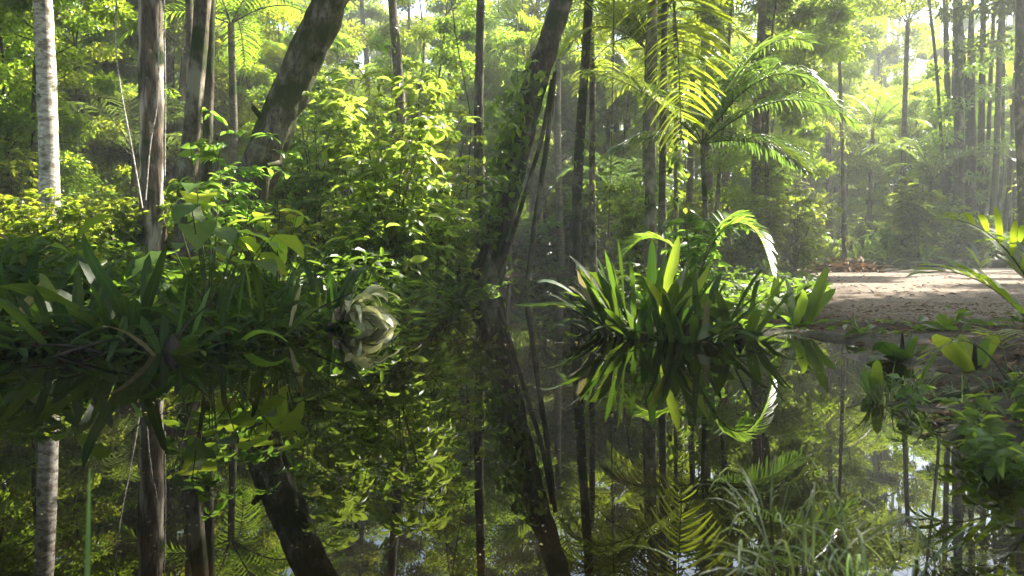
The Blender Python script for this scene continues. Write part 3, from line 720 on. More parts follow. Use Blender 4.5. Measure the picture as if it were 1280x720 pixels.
def at(X, Y, z=0.0):
    """ground point whose height is z, seen at pixel X, Y"""
    D = (CH - z) * F / (Y - YH); return np.array([(X - 640) * D / F, D, z])
GL = 'strap-leaved clumps along the left bank'
GR = 'strap-leaved plants along the right bank'
def C_(X, D_, dz=0.0):
    x = (X - 640) * D_ / F; return (x, D_, max(H(x, D_), -.03) + dz)
strap_clump('strap_leaf_clump', 'largest clump of broad dark strap leaves, standing at the water by the sandy clearing', C_(812, 6.4), 48, .90, .108, el=(42, 88), grav=(.2, 1.0), radius=.34, withered=5)
strap_clump('strap_leaf_clump', 'dark rosette joined to the near side of the largest clump, spilling over the water', C_(862, 6.15), 26, .70, .085, el=(25, 80), grav=(.3, 1.1), radius=.25, withered=5)
strap_clump('strap_leaf_clump', 'spreading strap leaves leaning out over the narrow water behind the largest clump', C_(775, 6.7), 22, .78, .08, el=(22, 72), grav=(.3, 1.1), az=(-140, 10), radius=.2, withered=1)
strap_clump('strap_leaf_plant', 'strap-leaf plant with a few long leaves between the largest clump and the glowing upright leaves', C_(925, 6.2), 13, .72, .10, el=(25, 85), grav=(.3, 1.4), radius=.12, withered=4, group=GR)
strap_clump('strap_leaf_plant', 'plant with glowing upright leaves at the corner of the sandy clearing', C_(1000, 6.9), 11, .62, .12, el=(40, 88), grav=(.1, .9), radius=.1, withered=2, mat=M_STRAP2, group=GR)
strap_clump('strap_leaf_plant', 'low dark plant hidden behind the glowing upright leaves', C_(970, 7.4), 10, .5, .09, el=(35, 80), radius=.1, group=GR)
strap_clump('strap_leaf_plant', 'small plant with wide flat leaves on the mud, left of the three-leaved one', C_(1128, 4.9), 9, .42, .11, el=(10, 60), grav=(.2, 1.0), radius=.05, group=GR)
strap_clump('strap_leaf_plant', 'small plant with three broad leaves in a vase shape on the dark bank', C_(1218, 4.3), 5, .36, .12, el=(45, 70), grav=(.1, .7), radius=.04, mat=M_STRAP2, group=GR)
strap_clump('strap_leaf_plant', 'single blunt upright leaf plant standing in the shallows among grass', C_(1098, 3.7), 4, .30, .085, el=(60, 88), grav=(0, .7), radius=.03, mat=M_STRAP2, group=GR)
# left bank
LB = [(20, 5.6, 16, .80, .11, 'clump of dark leaning strap leaves at the left edge of the picture'),
      (95, 5.2, 16, .80, .11, 'dark strap-leaf clump second from the left edge, its leaves bowing to the water'),
      (168, 5.5, 17, 1.0, .125, 'tallest clump on the left bank, with one broad upright bluish leaf'),
      (215, 5.1, 13, .62, .09, 'low clump trailing pale yellow-green leaves on the water'),
      (275, 5.6, 16, .80, .10, 'deep-shaded clump under the large heart-shaped leaves'),
      (340, 6.2, 18, .82, .085, 'clump with long narrow leaves arching to both sides'),
      (405, 6.9, 24, .92, .085, 'fountain-shaped clump next to the white-lit drooping leaves'),
      (10, 6.9, 14, .9, .11, 'clump behind the first one at the left edge'),
      (125, 6.6, 14, .9, .10, 'clump half hidden behind the second and the tallest clump'),
      (235, 6.8, 14, .9, .11, 'clump behind the shaded ones, under the tallest heart-leaved stems'),
      (320, 7.3, 14, .85, .09, 'clump filling the gap behind the narrow arching leaves')]
for i, (X, D, n, L, W, lab) in enumerate(LB):
    strap_clump('strap_leaf_clump', lab, C_(X, D + .25), n, L * .92, W * .95, el=(22, 86), grav=(.3, 1.5), radius=.16, withered=6 if i in (3, 2) else 3, group=GL, wave=.25)
strap_clump('drooping_leaf_clump', 'white-lit drooping leaves curled over the water beside the fountain-shaped clump', C_(428, 7.2, .14), 34, .62, .085, el=(15, 65), grav=(1.4, 2.6), az=(50, 150), radius=.12, mat=M_SUNLITLEAF, withered=0, fold=.2, group=GL)
for i, (X, D, n, L, W) in enumerate([(470, 9.0, 14, .55, .06), (505, 9.6, 14, .5, .06), (545, 11, 14, .6, .06), (570, 12.6, 16, .7, .07), (440, 8.4, 14, .55, .06), (596, 14.6, 14, .7, .07)]):
    strap_clump('strap_leaf_clump', ['low tuft right behind the white-lit drooping leaves', 'low tuft on the shaded bank midway to the leaning rooted tree', 'tuft with raised leaves at the water, nearing the leaning rooted tree',
                                     'bushy tuft left of the foot of the leaning rooted tree', 'tuft between the fountain-shaped clump and the low bank', 'tuft of upright leaves touching the foot of the leaning rooted tree'][i],
                C_(X, D), n, L, W, el=(25, 85), grav=(.4, 1.6), radius=.15, group=GL, K=8)

# ------------------------------------------------------------------ heart-leaved shrub
def heart_shrub(label, loc, specs, group=None, mat=M_BROAD):
    t = thing('heart_leaf_shrub', label, 'shrub', loc, 0, group)
    for (az, el, ls, lw, laz) in specs:
        a = np.array([math.sin(az), math.cos(az), 0]); q = np.linspace(0, 1, 8)[:, None]
        P = a * ls * math.cos(el) * q + np.array([0, 0, 1]) * ls * math.sin(el) * q + np.array([0, 0, -.12 * ls]) * q ** 2
        b = MB(); b.tube(P, np.linspace(.009, .004, 8), 5); s = link('stem', b.mesh('stem', M_STEM), t)
        lb = MB(); lb.straps(P[-1], laz, R(rng.uniform(-20, 15)), lw * 1.35, lw, K=8, grav=1.0, p=1.2, fold=.18, prof='heart', rn=rng.random(), wave=.25)
        link('leaf', lb.mesh('heart_leaf', mat), s)
    return t
specs = []
for k in range(22):
    az = rng.uniform(0, 6.28); specs.append((az, R(rng.uniform(50, 85)), rng.uniform(.8, 1.5), rng.uniform(.20, .34), az + rng.normal(0, .6)))
heart_shrub('shrub with large soft heart-shaped leaves above the shaded bank clumps', C_(262, 6.5), specs)
specs = [(R(rng.uniform(0, 360)), R(rng.uniform(45, 85)), rng.uniform(.8, 1.3), rng.uniform(.14, .24), rng.uniform(0, 6.28)) for k in range(16)]
heart_shrub('second heart-leaved shrub, darker, reaching toward the foot of the leaning mossy trunk', C_(345, 7.2), specs)

# ------------------------------------------------------------------ big bright shrubs (individual twigs and leaves)
def shrub_thing(name, label, loc, mat, *a, group=None, rz=0, **k):
    sm, fm = twig_plant(*a, **k)
    t = thing(name, label, 'shrub', loc, rz, group)
    link('stem', sm.mesh('shrub_stem', M_STEM), t); link('foliage', fm.mesh('shrub_foliage', mat), t)
    return t
shrub_thing('sunlit_shrub', 'tall airy shrub with glowing lime-green leaves right of the leaning mossy trunk', C_(487, 9.9), M_BRIGHT, 3.4, 9, 1.35, .22, .09, T_BIG, 8, twigs=13, tl=.75, low=.2)
shrub_thing('sunlit_shrub', 'arching shrub whose outermost sunlit leaves reach toward the dark leaf-covered trunk', C_(500, 10.6), M_BRIGHT, 2.7, 8, 1.2, .19, .08, T_BIG, 9, twigs=12, tl=.7, low=.25)
shrub_thing('sunlit_shrub', 'lower arm of glowing leaves spreading toward the water in the middle', C_(520, 10.2), M_BRIGHT, 1.8, 7, 1.0, .17, .075, T_BIG, 9, twigs=9, tl=.55, low=.2)
shrub_thing('sunlit_shrub', 'fine-leaved bright shrub left of the dark leaf-covered trunk', C_(555, 13.2), M_SAP, 3.3, 9, 1.4, .15, .065, T_MID, 14, twigs=13, tl=.8, low=.15)
shrub_thing('sunlit_shrub', 'tall fine-leaved shrub filling the space above the glowing shrub', C_(470, 14), M_SAP, 4.8, 9, 1.8, .16, .07, T_MID, 16, twigs=15, tl=.9, low=.25)
shrub_thing('sunlit_shrub', 'loose lime-leaved sapling between the brown trunks and the leaning mossy trunk', C_(292, 9.0), M_BRIGHT, 2.2, 5, .6, .17, .075, T_BIG, 8, twigs=8, tl=.5, low=.35)
shrub_thing('sunlit_shrub', 'thin sapling with fresh leaves in front of the twin brown trunks', C_(262, 8.2), M_BRIGHT, 1.9, 3, .35, .18, .08, T_BIG, 7, twigs=7, tl=.4, low=.45)
shrub_thing('sunlit_shrub', 'glowing small-leaved shrub behind the largest strap-leaf clump', C_(868, 8.6), M_BRIGHT, 1.25, 6, .5, .15, .08, T_MID, 9, twigs=7, tl=.35, low=.35)
shrub_thing('sunlit_shrub', 'yellow-green sapling behind the top of the leaning mossy trunk', C_(400, 13), M_BRIGHT, 4.6, 9, 1.6, .18, .08, T_BIG, 12, twigs=13, tl=.9, low=.25)
shrub_thing('dark_shrub', 'fine-leaved dark shrub below the glowing shrub, bending over the water', C_(470, 9.9), M_FOREST2, 1.35, 10, .9, .13, .05, T_MID, 12, twigs=8, tl=.4, low=.1)
shrub_thing('dark_shrub', 'dark leafy bush left of the foot of the leaning rooted tree', C_(560, 13.2), M_FOREST2, 1.7, 12, 1.3, .14, .06, T_MID, 14, twigs=9, tl=.5, low=.05)

# ------------------------------------------------------------------ forest prototypes and their copies
protoTall = []
for i, (h, r, nl, cr, lo, bk, lm_) in enumerate([(19, .20, 17000, 3.4, .22, M_BARK, M_FOREST), (22, .26, 19000, 4.0, .26, M_BARKD, M_FOREST2), (16, .14, 15000, 2.7, .18, M_BARKD, M_FOREST), (24, .17, 15000, 3.2, .3, M_PALMT, M_FOREST)]):
    tm, cm = tall_tree(h, r, 30, nl, (.21, .11), cr, lo, bk, lm_, lean=(rng.normal(0, .6), rng.normal(0, .6)), limbs=10)
    protoTall.append(('forest_tree', 'tree', tm.mesh('trunk', bk), cm.mesh('crown', lm_, False), ('trunk', 'crown')))
protoSlim = []
for i, (h, lm_) in enumerate([(7.5, M_SAP), (9.5, M_SAP), (6.0, M_SAP), (11, M_FOREST)]):
    tm, cm = tall_tree(h, .055, 30, 9000, (.125, .06), 1.5 + .1 * i, .16, M_BARKD, lm_, lean=(rng.normal(0, .5), rng.normal(0, .4)), limbs=13)
    protoSlim.append(('sapling_tree', 'tree', tm.mesh('trunk', M_BARKD), cm.mesh('crown', lm_, False), ('trunk', 'crown')))
protoBush = []
for i, (h, lm_, T, L, W) in enumerate([(1.5, M_FOREST, T_MID, .13, .06), (1.9, M_FOREST2, T_MID, .16, .07), (2.6, M_FOREST, T_MID, .18, .08), (1.2, M_FOREST, T_MID, .11, .055), (2.2, M_BRIGHT, T_MID, .17, .08), (2.8, M_FOREST, T_MID, .38, .15), (2.2, M_BRIGHT, T_MID, .34, .14), (3.2, M_FOREST2, T_MID, .45, .12)]):
    sm, fm = twig_plant(h, 16 if i < 5 else 12, .75 if i < 5 else 1.0, L, W, T, 15 if i < 5 else 10, twigs=9, tl=.5 if i < 5 else .8, low=.05)
    protoBush.append(('understory_shrub', 'shrub', sm.mesh('stem', M_STEM), fm.mesh('foliage', lm_, False), ('stem', 'foliage')))
protoPalm = []
for i, (h, nf, lf) in enumerate([(4.5, 11, 2.4), (2.2, 10, 2.1), (7.0, 12, 2.4)]):
    rmA, lmA = MB(), MB()
    rmA.tube(smooth_path([(0, 0, -.2), (.1, 0, h * .5), (.05, .1, h)], 14), np.linspace(.09, .06, 14), 9)
    for k in range(nf):
        rm, lm = frond(lf * rng.uniform(.85, 1.1), k * 6.283 / nf + rng.normal(0, .2), R(rng.uniform(20, 70)), rng.uniform(1.0, 1.8), 30, .55, .042, .9, base=(.05, .1, h), K=3)
        for A, B in ((rmA, rm), (lmA, lm)):
            for V, Q, a1, a2 in zip(B.V, B.Q, B.rn, B.ac):
                A.V.append(V); A.Q.append(Q + A.n); A.rn.append(a1); A.ac.append(a2)
            A.n += B.n
    protoPalm.append(('understory_palm', 'palm', rmA.mesh('trunk', M_PALMT), lmA.mesh('fronds', M_PALM if i != 1 else M_PALMC, True), ('trunk', 'crown')))

made = {}
def place(kind_list, X, D, label, group, sc=None, idx=None, crown_h=None, crown_rad=None):
    i = idx if idx is not None else random.randrange(len(kind_list))
    nm, cat, m1, m2, parts = kind_list[i]
    x = (X - 640) * D / F
    if poly_sd(x, D, POND) < .35 or poly_sd(x, D, SAND) < .3: return None
    sc = sc or random.uniform(.85, 1.2)
    if crown_h:                                       # keep crowns out of the light shafts
        hh = np.linspace(crown_h[0], crown_h[1], 5) * sc
        if in_shaft(np.stack([np.full(5, x), np.full(5, D), hh], 1), crown_rad * sc).any(): return None
    t = thing(nm, label, cat, (x, D, H(x, D)), random.uniform(0, 6.28), group); t.scale = (sc,) * 3
    link(parts[0], m1, t); link(parts[1], m2, t)
    return t
def zone(X):
    return 'left' if X < 330 else 'mid' if X < 780 else 'centre' if X < 990 else 'right'
ZL = {'left': 'behind the white and brown trunks', 'mid': 'beyond the end of the water', 'centre': 'behind the palms and the largest clump', 'right': 'beyond the sandy clearing'}
# understory shrubs, nearer rows
cnt = 0
for X in np.arange(-170, 560, 34):
    for D in (9.2, 11.5, 14.5, 18):
        XX = X + rng.uniform(-16, 16)
        if D == 9.2 and 130 < XX: continue
        if D < 12 and XX > 380: continue
        place(protoBush, XX, D + rng.uniform(-.8, .8), 'leafy green understory shrub among the trunks of the left bank', 'understory shrubs of the left bank', idx=int(rng.choice([0, 0, 1, 3, 3]) if D < 12 else rng.choice([0, 1, 2, 3, 4])), sc=rng.uniform(.6, .9) if D < 12 else rng.uniform(.75, 1.1))
for X in np.arange(545, 1000, 26):
    for D in (12.5, 17, 23, 28):
        XX = X + rng.uniform(-12, 12)
        if D < 13 and XX > 830: continue
        if D < 24 and XX < 770: 
            if D < 16: continue
        place(protoBush, XX, D + rng.uniform(-1, 1), 'leafy green shrub in the thicket between the end of the water and the clearing', 'shrubs of the middle thicket', idx=int(rng.choice([1, 2, 3, 4] if D < 20 else [5, 6, 7, 4])), sc=rng.uniform(.7, 1.15))
for X in np.arange(960, 1420, 24):
    for D in (27.6, 30.5, 34):
        XX = X + rng.uniform(-14, 14)
        if rng.random() < .3: continue
        place(protoBush, XX, D + rng.uniform(-.6, .6), 'leafy green shrub in the thicket closing off the far side of the clearing', 'shrubs beyond the clearing', idx=int(rng.choice([5, 6, 6, 4, 7])), sc=rng.choice([.45, .6, .8, 1.0] if D < 29 else [.4, .55, .7]))
for k in range(26):
    X = rng.uniform(965, 1330); D = rng.uniform(26.4, 28.2)
    strap_like = k % 2 == 0
    x_ = (X - 640) * D / F
    if strap_like:
        bb = MB(); q_ = 16; aa = rng.uniform(0, 6.28, q_)
        bb.straps(np.zeros((q_, 3)), aa, np.radians(rng.uniform(30, 85, q_)), rng.uniform(.6, 1.3, q_), rng.uniform(.08, .16, q_), K=6, grav=rng.uniform(.4, 1.5, q_), fold=.3, twist=rng.normal(0, .5, q_))
        t = thing('strap_leaf_clump', 'strap-leaved clump on the far edge of the sandy clearing', 'plant', (x_, D, H(x_, D) - .03), 0, 'low plants along the far edge of the clearing'); link('foliage', bb.mesh('foliage', M_STRAP2), t)
    else:
        place(protoBush, X, D, 'small leafy bush on the far edge of the sandy clearing', 'small bushes along the far edge of the clearing', idx=int(rng.choice([0, 3, 6])), sc=rng.uniform(.35, .6))
# saplings
for k in range(230):
    X = rng.uniform(-160, 1440); z = zone(X)
    lo = {'left': 13.5, 'mid': 21, 'centre': 15, 'right': 29}[z]; hi = lo + 22
    if z == 'mid' and X < 540: lo = 14
    D = rng.uniform(lo, hi)
    place(protoSlim, X, D, 'slender small-leaved tree ' + ZL[z], 'slender trees ' + ZL[z], idx=int(rng.choice([0, 2, 0, 1, 3]) if D < 22 else rng.choice([0, 1, 1, 3])), crown_h=(2, 8), crown_rad=.8)
for k in range(34):
    X = rng.uniform(-40, 560); D = rng.uniform(13, 24)
    place(protoSlim, X, D, 'slender small-leaved tree ' + ZL['left' if X < 330 else 'mid'], 'slender trees ' + ZL['left' if X < 330 else 'mid'], idx=int(rng.choice([0, 2])), crown_h=(2, 8), crown_rad=.9)
# palms
for k in range(52):
    X = rng.uniform(900, 1300) if k > 38 else rng.uniform(600, 1420) if k < 30 else rng.uniform(-100, 600); z = zone(X)
    lo = {'left': 17, 'mid': 24, 'centre': 17, 'right': 28.5}[z]
    place(protoPalm, X, rng.uniform(lo, lo + 16), 'feather palm ' + ZL[z], 'palms ' + ZL[z], idx=int(rng.choice([0, 0, 1, 2])), sc=rng.uniform(1.1, 1.7))
# tall trees
for k in range(125):
    X = rng.uniform(-160, 1440); z = zone(X)
    if X > 990 and rng.random() < .25: continue
    lo = {'left': 17, 'mid': 25, 'centre': 24, 'right': 34}[z]
    D = lo + (72 - lo) * rng.random() ** .8
    if 680 < X < 745 and D < 60: continue
    place(protoTall, X, D, 'tall straight-trunked tree ' + ZL[z], 'tall trees ' + ZL[z], sc=rng.uniform(.7, 1.05), crown_h=(7, 18), crown_rad=1.7)

# far woods: one leafy mass closing the view
fb = MB()
n = 640; ang = rng.uniform(-.85, .85, n); dist = rng.uniform(62, 110, n)
C = np.stack([np.sin(ang) * dist, np.cos(ang) * dist, rng.uniform(0, 1, n) ** 1.3 * 21], 1)
XX_ = 640 + F * C[:, 0] / C[:, 1]; YY_ = YH - (C[:, 2] - CH) * F / C[:, 1]
C = C[~(((abs(XX_ - 715) < 42) & (YY_ < 150)) | ((abs(XX_ - 592) < 34) & (YY_ < 70)) | ((abs(XX_ - 1130) < 40) & (YY_ < 190) & (YY_ > 90)) | ((abs(XX_ - 985) < 40) & (YY_ < 40)))]; n = len(C)
crown_leaves(fb, C, rng.uniform(1.3, 3.0, n), 50000, .65, .38, T_FAR)
for k in range(170):
    a = rng.uniform(-.8, .8); d = rng.uniform(58, 100); x, y = math.sin(a) * d, math.cos(a) * d
    fb.tube(smooth_path([(x, y, -.2), (x + rng.normal(0, .5), y, 10), (x + rng.normal(0, 1), y, 22)], 8), np.linspace(.25, .1, 8), 6)
n = 420; ang = rng.uniform(.75, 2 * np.pi - .75, n); dist = rng.uniform(17, 30, n)  # unseen ring beside and behind the camera, added to block skylight
C = np.stack([np.sin(ang) * dist, np.cos(ang) * dist, rng.uniform(0, 1, n) * 14], 1)
C = C[~in_shaft(C, 1.5)]
crown_leaves(fb, C, rng.uniform(1.3, 2.6, len(C)), 60000, .45, .28, T_FAR, carve=True)
tag(link('far_and_unseen_woods', fb.mesh('far_and_unseen_woods', M_FOREST, False)), kind='stuff')

# ground cover herbs and litter
gb = MB()
n = 70000
Xp = rng.uniform(-200, 1480, n); Dp = 6 + 40 * rng.random(n) ** 1.6; Xp[: n // 5] = rng.uniform(-150, 560, n // 5); Dp[: n // 5] = rng.uniform(6, 12, n // 5)
x = (Xp - 640) * Dp / F
ok = (poly_sd(x, Dp, POND) > np.where(x < 0, -.08, .1)) & (poly_sd(x, Dp, SAND) > .1) & ((x < 2.1) | (Dp > 7.6) | (rng.random(n) < .10))
x, y = x[ok], Dp[ok]; z = hgt(x, y); n = len(x)
hh = rng.random(n) ** 1.5 * np.where(x < 0, .62, .5) * np.clip(.25 + .75 * (wob(x, y, 1.3, 9) + .4), .12, 1.2) * np.clip(poly_sd(x, y, SAND) * .5, .2, 1)
gb.leaves(T_MID, np.stack([x, y, z + hh], 1), rng.normal(0, 1, (n, 3)) * [1, 1, .4], rng.normal(0, .4, (n, 3)) + [0, 0, 1], rng.uniform(.10, .26, n), rng.uniform(.04, .10, n), rng.random(n))
PP = POND[:9]
for mb_, n2, LL, WW in ((gb, 2200, (.10, .26), (.025, .07)), (None, 260, (.06, .16), (.02, .04))):
    tt = rng.uniform(0, 7.99, n2); i2 = tt.astype(int); f2 = (tt - i2)[:, None]
    E = PP[i2] * (1 - f2) + PP[i2 + 1] * f2 + rng.normal(0, .11, (n2, 2))
    args = (T_MID, np.stack([E[:, 0], E[:, 1], np.maximum(hgt(E[:, 0], E[:, 1]), 0) + rng.random(n2) ** 2 * .2 + .008], 1), rng.normal(0, 1, (n2, 3)) * [1, 1, .4], rng.normal(0, .4, (n2, 3)) + [0, 0, 1], rng.uniform(*LL, n2), rng.uniform(*WW, n2), rng.random(n2) * .94)
    if mb_ is None: bank_litter = args
    else: mb_.leaves(*args)
tag(link('undergrowth', gb.mesh('undergrowth', M_HERB, False)), kind='stuff')
# fallen leaves
lb = MB(); n = 6500
x = rng.uniform(-8, 16, n); y = 3 + 24 * rng.random(n) ** 1.4
ok = poly_sd(x, y, POND) > -.03
x, y = x[ok], y[ok]; n = len(x); dens = poly_sd(x, y, SAND)
ok = (dens > -.6) | (rng.random(n) < .5); x, y = x[ok], y[ok]; n = len(x)
lb.leaves(T_MID, np.stack([x, y, hgt(x, y) + .012], 1), rng.normal(0, 1, (n, 3)) * [1, 1, .12], rng.normal(0, .2, (n, 3)) + [0, 0, 1], rng.uniform(.05, .13, n), rng.uniform(.025, .05, n), rng.random(n))
n3 = 7000; x3 = rng.uniform(.9, 6.5, n3); y3 = rng.uniform(1.9, 8.5, n3); ok = (poly_sd(x3, y3, POND) > -.12) & (hgt(x3, y3) > -.01); x3, y3 = x3[ok], y3[ok]; n3 = len(x3); z3 = rng.uniform(.25, 1, n3) ** 2
lb.leaves(T_MID, np.stack([x3, y3, hgt(x3, y3) + .008], 1), rng.normal(0, 1, (n3, 3)) * [1, 1, .15], rng.normal(0, .35, (n3, 3)) + [0, 0, 1], .010 + .060 * z3, .005 + .022 * z3 * rng.random(n3), rng.random(n3))
lb.leaves(*bank_litter)
tag(link('leaf_litter', lb.mesh('leaf_litter', M_DRY, False)), kind='stuff')

# ------------------------------------------------------------------ details
# grass tufts in front on the right
def grass_tuft(label, loc, n, L, W, el=(25, 85), grav=(.7, 2.6), rad=.07, group='grass tufts at the water on the right', mat=M_GRASS):
    b = MB(); a = rng.uniform(0, 6.28, n); r_ = rad * np.sqrt(rng.random(n))
    b.straps(np.stack([np.sin(a) * r_, np.cos(a) * r_, np.full(n, -.03)], 1), a, np.radians(rng.uniform(el[0], el[1], n)), L * rng.uniform(.5, 1.1, n), W, K=8, grav=rng.uniform(grav[0], grav[1], n), p=1.4, fold=.3, prof='grass', twist=rng.normal(0, .6, n), wave=.2)
    o = link('grass_tuft', b.mesh('grass_tuft', mat)); o.location = loc
    return tag(o, label, 'grass tuft', group)
def W_(X, D_, z=-.02): return ((X - 640) * D_ / F, D_, z)
for lab, X, D, n, L, W in [('sprawling grass tuft at the bottom edge, long blades reaching over the reflected palm leaf', 1010, 1.62, 26, .38, .0075),
                           ('dense upright grass tuft at the bottom edge right of the sprawling one', 1090, 1.58, 30, .32, .0075),
                           ('grass tuft with blades leaning over the bright reflected sky patches', 1135, 1.75, 24, .26, .007),
                           ('nearest grass tuft at the bottom edge, its blades crossing the frond reflection', 930, 1.55, 9, .30, .007),
                           ('broad-bladed tuft between the sprawling and the dense upright ones', 1050, 1.85, 16, .28, .010),
                           ('thin loose grass in the shallows above the bottom tufts', 960, 2.0, 24, .30, .008),
                           ('grass tuft around the single blunt leaf in the shallows', 1105, 3.5, 40, .26, .010),
                           ('grass tuft between the blunt leaf and the dark bank', 1150, 3.6, 36, .26, .010),
                           ('short grass tuft on the dark bank by the fallen log', 1205, 3.4, 26, .20, .009),
                           ('short grass tuft at the right edge beside the fallen log', 1262, 3.3, 22, .22, .009),
                           ('pale feathery tuft at the water below the glowing upright leaves', 988, 6.3, 40, .26, .009),
                           ('wiry grass tuft under the wide flat leaves on the mud', 1075, 4.6, 22, .16, .008),
                           ('bottom-corner grass tuft beside the darkest water', 1180, 1.7, 12, .22, .008)]:
    grass_tuft(lab, W_(X, D) if D < 3 else C_(X, D), n, L, W)
b = MB(); b.straps((0, 0, -.1), R(0), R(88), .40, .016, K=8, grav=.05, prof='grass', rn=.6)
o = link('grass_tuft', b.mesh('grass_tuft', M_GRASS)); o.location = W_(107, 1.45, -.02); tag(o, 'single bright blade of grass standing in the water near the bottom left', 'grass')

# small weeds rooted in the dark mud
GW = 'small weeds on the dark mud at the right'
k = 0
while k < 34:
    X = rng.uniform(1010, 1330); Y = rng.uniform(425, 600); p = at(X, Y, .06)
    if p[1] < 2.2 or poly_sd(p[0], p[1], POND) < -.06: continue
    k += 1
    if k % 3:
        grass_tuft('small grassy weed rooted in the dark mud near the log', (p[0], p[1], H(p[0], p[1])), int(rng.integers(7, 16)), rng.uniform(.09, .2), rng.uniform(.006, .012), group=GW, rad=.03)
    else:
        sm, fm = twig_plant(.16, 3, .06, .07, .035, T_MID, 5, sr=.003, twigs=3, tl=.07, low=.3)
        t = thing('mud_weed', 'small leafy weed rooted in the dark mud near the log', 'weed', (p[0], p[1], H(p[0], p[1])), 0, GW)
        link('stem', sm.mesh('weed_stem', M_STEM), t); link('foliage', fm.mesh('weed_foliage', M_BROAD), t)
# palm seedlings on the right edge
def seedling(label, loc, fr, L, W, n, mat=M_PALM, vup=.2):
    t = thing('palm_seedling', label, 'palm', loc, 0, 'palm seedlings at the right edge')
    for (ln, az, el, gr) in fr:
        rm, lm = frond(ln, az, el, gr, n, L, W, .35, K=6, bare=.45, vup=vup)
        f = link('frond', rm.mesh('frond_rachis', M_STEM), t); link('leaflet_blade', lm.mesh('frond_leaflets', mat), f)
    return t
seedling('palm seedling with a small yellow-green leaf over the vase-shaped plant', C_(1262, 3.7), [(.62, R(-75), R(62), 2.4), (.45, R(20), R(60), 1.2)], .15, .020, 9)
seedling('palm seedling at the right edge with long leaflets pointing at the clearing', C_(1345, 3.4), [(.95, R(-75), R(72), .9), (.85, R(-60), R(62), 1.0), (.8, R(-95), R(78), 1.0)], .36, .030, 8, mat=M_STRAP2)

# fallen log and roots on the dark bank
def log(label, pts, rads, mat=M_LOG, name='fallen_log', seed=1):
    pts = np.array(pts); base = pts[0]
    o = bpy.data.objects.new(name, None)
    bb = MB(); bb.tube(smooth_path(pts, 24) - base, np.interp(np.linspace(0, 1, 24), np.linspace(0, 1, len(rads)), rads), 14, lump=.2, flute=.08, seed=seed)
    o = link(name, bb.mesh(name, mat)); o.location = base
    return tag(o, label, 'log')
log('wet dark log lying in the shallows against the right edge', [px(1165, 530, 3.1), px(1220, 532, 3.0), px(1300, 546, 2.75), px(1380, 556, 2.6)], [.012, .022, .028, .03], seed=3)
log('crooked root beside the wet log on the dark bank', [px(1150, 505, 3.5), px(1200, 492, 3.4), px(1260, 482, 3.5), px(1340, 470, 3.6)], [.01, .018, .022, .025], seed=4)
log('long fallen trunk lying along the far edge of the clearing', [(9.5, 26.6, .35), (13, 26.9, .38), (17, 26.6, .36), (23, 27.2, .36)], [.12, .17, .18, .16], M_BARKD, seed=5)
log('pale stick lying on the sand near the far edge', [(10.2, 20.5, .24), (11.0, 20.2, .33), (11.9, 20.4, .26)], [.02, .03, .015], M_BARK, name='fallen_stick', seed=6)
log('pale root end poking out under the white-lit drooping leaves', [px(408, 402, 7.0), px(420, 396, 7.0), px(436, 378, 7.2)], [.06, .05, .02], M_SPLIT, name='root_stump', seed=7)
for k, (X, Y) in enumerate([(60, 440), (140, 436), (205, 434), (285, 424), (350, 412), (470, 388), (530, 372)]):
    p = at(X, Y, .03); q = p + np.array([rng.uniform(.3, .8) * rng.choice([-1, 1]), rng.uniform(-.2, .3), rng.uniform(.0, .35)])
    log(['half-sunk stick at the far left waterline', 'thin stick leaning at the waterline under the second clump', 'bare stick among the trailing pale leaves', 'dark stick sticking out below the shaded clump',
         'slim stick reaching under the narrow arching leaves', 'bare twig at the water beyond the white-lit drooping leaves', 'bent twig at the water by the low bank tufts'][k],
        [p + [0, 0, -.05], (p + q) / 2 + [0, 0, rng.uniform(-.05, .08)], q], [.012, .01, .004], name='fallen_stick', seed=60 + k)
rb = MB(); PP = POND[:8]
for k in range(150):
    t_ = rng.uniform(0, 6.99); i_ = int(t_); e_ = PP[i_] * (1 - t_ + i_) + PP[i_ + 1] * (t_ - i_) + rng.normal(0, .07, 2)
    a_ = rng.uniform(0, 6.28); l_ = rng.uniform(.08, .35); q_ = np.linspace(0, 1, 7)[:, None]
    z_ = rng.uniform(.03, .2)
    p_ = np.array([e_[0], e_[1], z_]) + np.array([math.cos(a_), math.sin(a_) - .5, 0]) * l_ * q_ + np.array([0, 0, -z_ - .05]) * q_ ** 1.7 + rng.normal(0, .01, (7, 3))
    rb.tube(p_, np.linspace(rng.uniform(.003, .009), .002, 7), 5)
tag(link('bank_roots', rb.mesh('bank_roots', M_BARK)), kind='stuff')
# heap of dry brown leaves on the sand
b = MB(); n = 260
b.leaves(T_BIG, np.stack([rng.normal(0, .55, n), rng.normal(0, .3, n), np.abs(rng.normal(0, .14, n))], 1), rng.normal(0, 1, (n, 3)) * [1, 1, .5], rng.normal(0, .5, (n, 3)) + [0, 0, 1], rng.uniform(.2, .45, n), rng.uniform(.05, .12, n), rng.random(n))
o = link('dry_leaf_heap', b.mesh('dry_leaf_heap', M_DRY)); o['kind'] = 'stuff'; o.location = (9.6, 21.5, .2); tag(o, 'heap of rusty dry palm leaves on the far left corner of the sand', 'leaf heap')
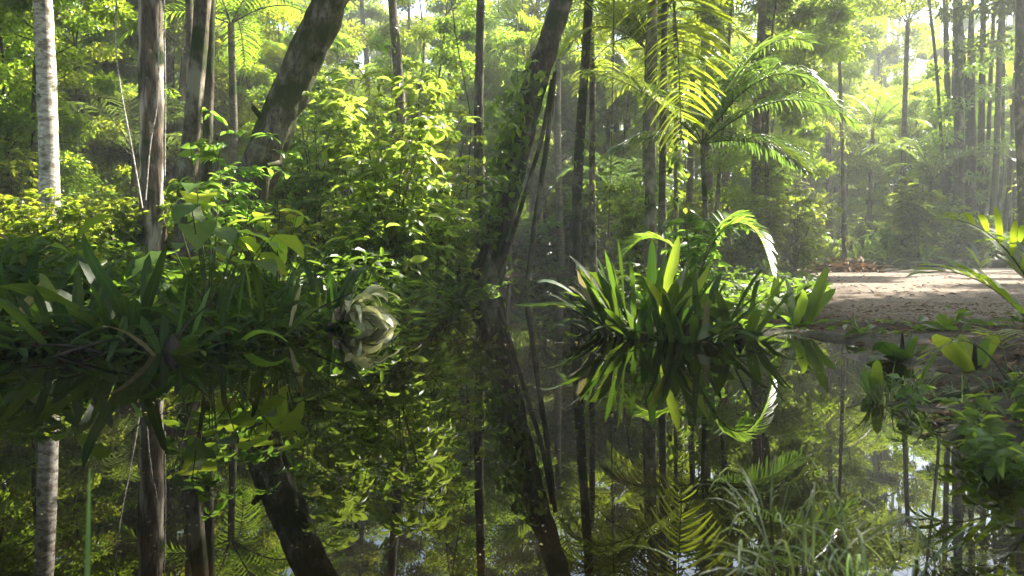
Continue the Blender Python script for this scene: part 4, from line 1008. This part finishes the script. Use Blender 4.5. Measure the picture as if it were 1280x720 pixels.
# pads floating at the end of the water
for i, (X, Y, lab) in enumerate([(660, 381, 'long pale floating leaf nearest the leaning rooted tree'), (690, 379, 'floating leaf carrying a reddish dead leaf'), (715, 382, 'pale floating leaf closest to the largest clump'), (735, 377, 'floating leaf touching the outer leaves of the largest clump')]):
    p = at(X, Y, .006); b = MB(); q = rng.uniform(0, 6.28)
    b.straps([(-.22, 0, 0), (-.1, .12, .004)], [R(90), R(80)], [0, 0], [.5, .42], [.26, .2], K=8, grav=0, fold=.02, prof='ovate', rn=[.7, .9])
    o = link('floating_leaf', b.mesh('floating_leaf', M_BROAD)); o.location = p; tag(o, lab, 'leaf', 'leaves floating at the end of the water')
n = 0
fl = MB(); k = 900
X = rng.uniform(40, 1150, k); Y = 395 + 305 * rng.random(k) ** 1.6; P = np.array([at(a, b_, .005) for a, b_ in zip(X, Y)]); okp = poly_sd(P[:, 0], P[:, 1], POND) < -.1; P = P[okp]; k = len(P)
fl.leaves(T_MID, P, rng.normal(0, 1, (k, 3)) * [1, 1, 0.02], rng.normal(0, .05, (k, 3)) + [0, 0, 1], rng.uniform(.004, .03, k) * np.clip(P[:, 1] / 5, .25, 1.2), rng.uniform(.004, .012, k) * np.clip(P[:, 1] / 5, .3, 1.2), rng.random(k))
tag(link('floating_debris', fl.mesh('floating_debris', M_WITHER)), kind='stuff')

# lianas
for i, (pts, r, lab) in enumerate([([(146, -20), (144, 60), (152, 120), (164, 180), (178, 260)], .010, 'pale thin vine hanging between the white trunk and the peeling trunk'),
                                   ([(200, -20), (198, 90), (196, 140), (188, 175), (182, 250)], .009, 'pale vine looped in front of the peeling trunk'),
                                   ([(205, -30), (206, 60), (207, 120), (206, 220)], .008, 'thin vine hanging straight down right of the peeling trunk'),
                                   ([(768, -30), (766, 90), (764, 200), (760, 300)], .010, 'straight thin vine left of the mottled grey trunk'),
                                   ([(560, -30), (572, 60), (590, 150), (583, 250)], .011, 'slack vine near the dark leaf-covered trunk')]):
    D = [10.6, 10.5, 10.6, 13, 14][i]; P = np.array([px(a, b_, D) for a, b_ in pts]); b = MB(); b.tube(smooth_path(P, 30) - P[-1], r, 6, lump=.1, seed=i)
    o = link('hanging_vine', b.mesh('hanging_vine', M_PALE if i < 3 else M_BARK)); o.location = P[-1]; tag(o, lab, 'vine', 'hanging vines')

# ------------------------------------------------------------------ haze
if HAZE_DENSITY > 0:
    hb = MB()
    x0, x1, y0, y1, z0_, z1 = -130, 130, -30, 135, -1.8, 32
    V = [(x, y, z) for z in (z0_, z1) for (x, y) in ((x0, y0), (x1, y0), (x1, y1), (x0, y1))]
    hb.add(V, [(0, 3, 2, 1), (4, 5, 6, 7), (0, 1, 5, 4), (1, 2, 6, 5), (2, 3, 7, 6), (3, 0, 4, 7)])
    m = bpy.data.materials.new("haze"); m.use_nodes = True; nt = m.node_tree; nt.nodes.clear()
    out = N(nt, "ShaderNodeOutputMaterial"); v = N(nt, "ShaderNodeVolumePrincipled")
    v.inputs["Color"].default_value = (.95, .97, .92, 1); v.inputs["Density"].default_value = HAZE_DENSITY; v.inputs["Anisotropy"].default_value = .3
    nt.links.new(v.outputs[0], out.inputs["Volume"])
    tag(link('haze', hb.mesh('haze', m, False)), kind='stuff')
print("objects", len(bpy.data.objects))
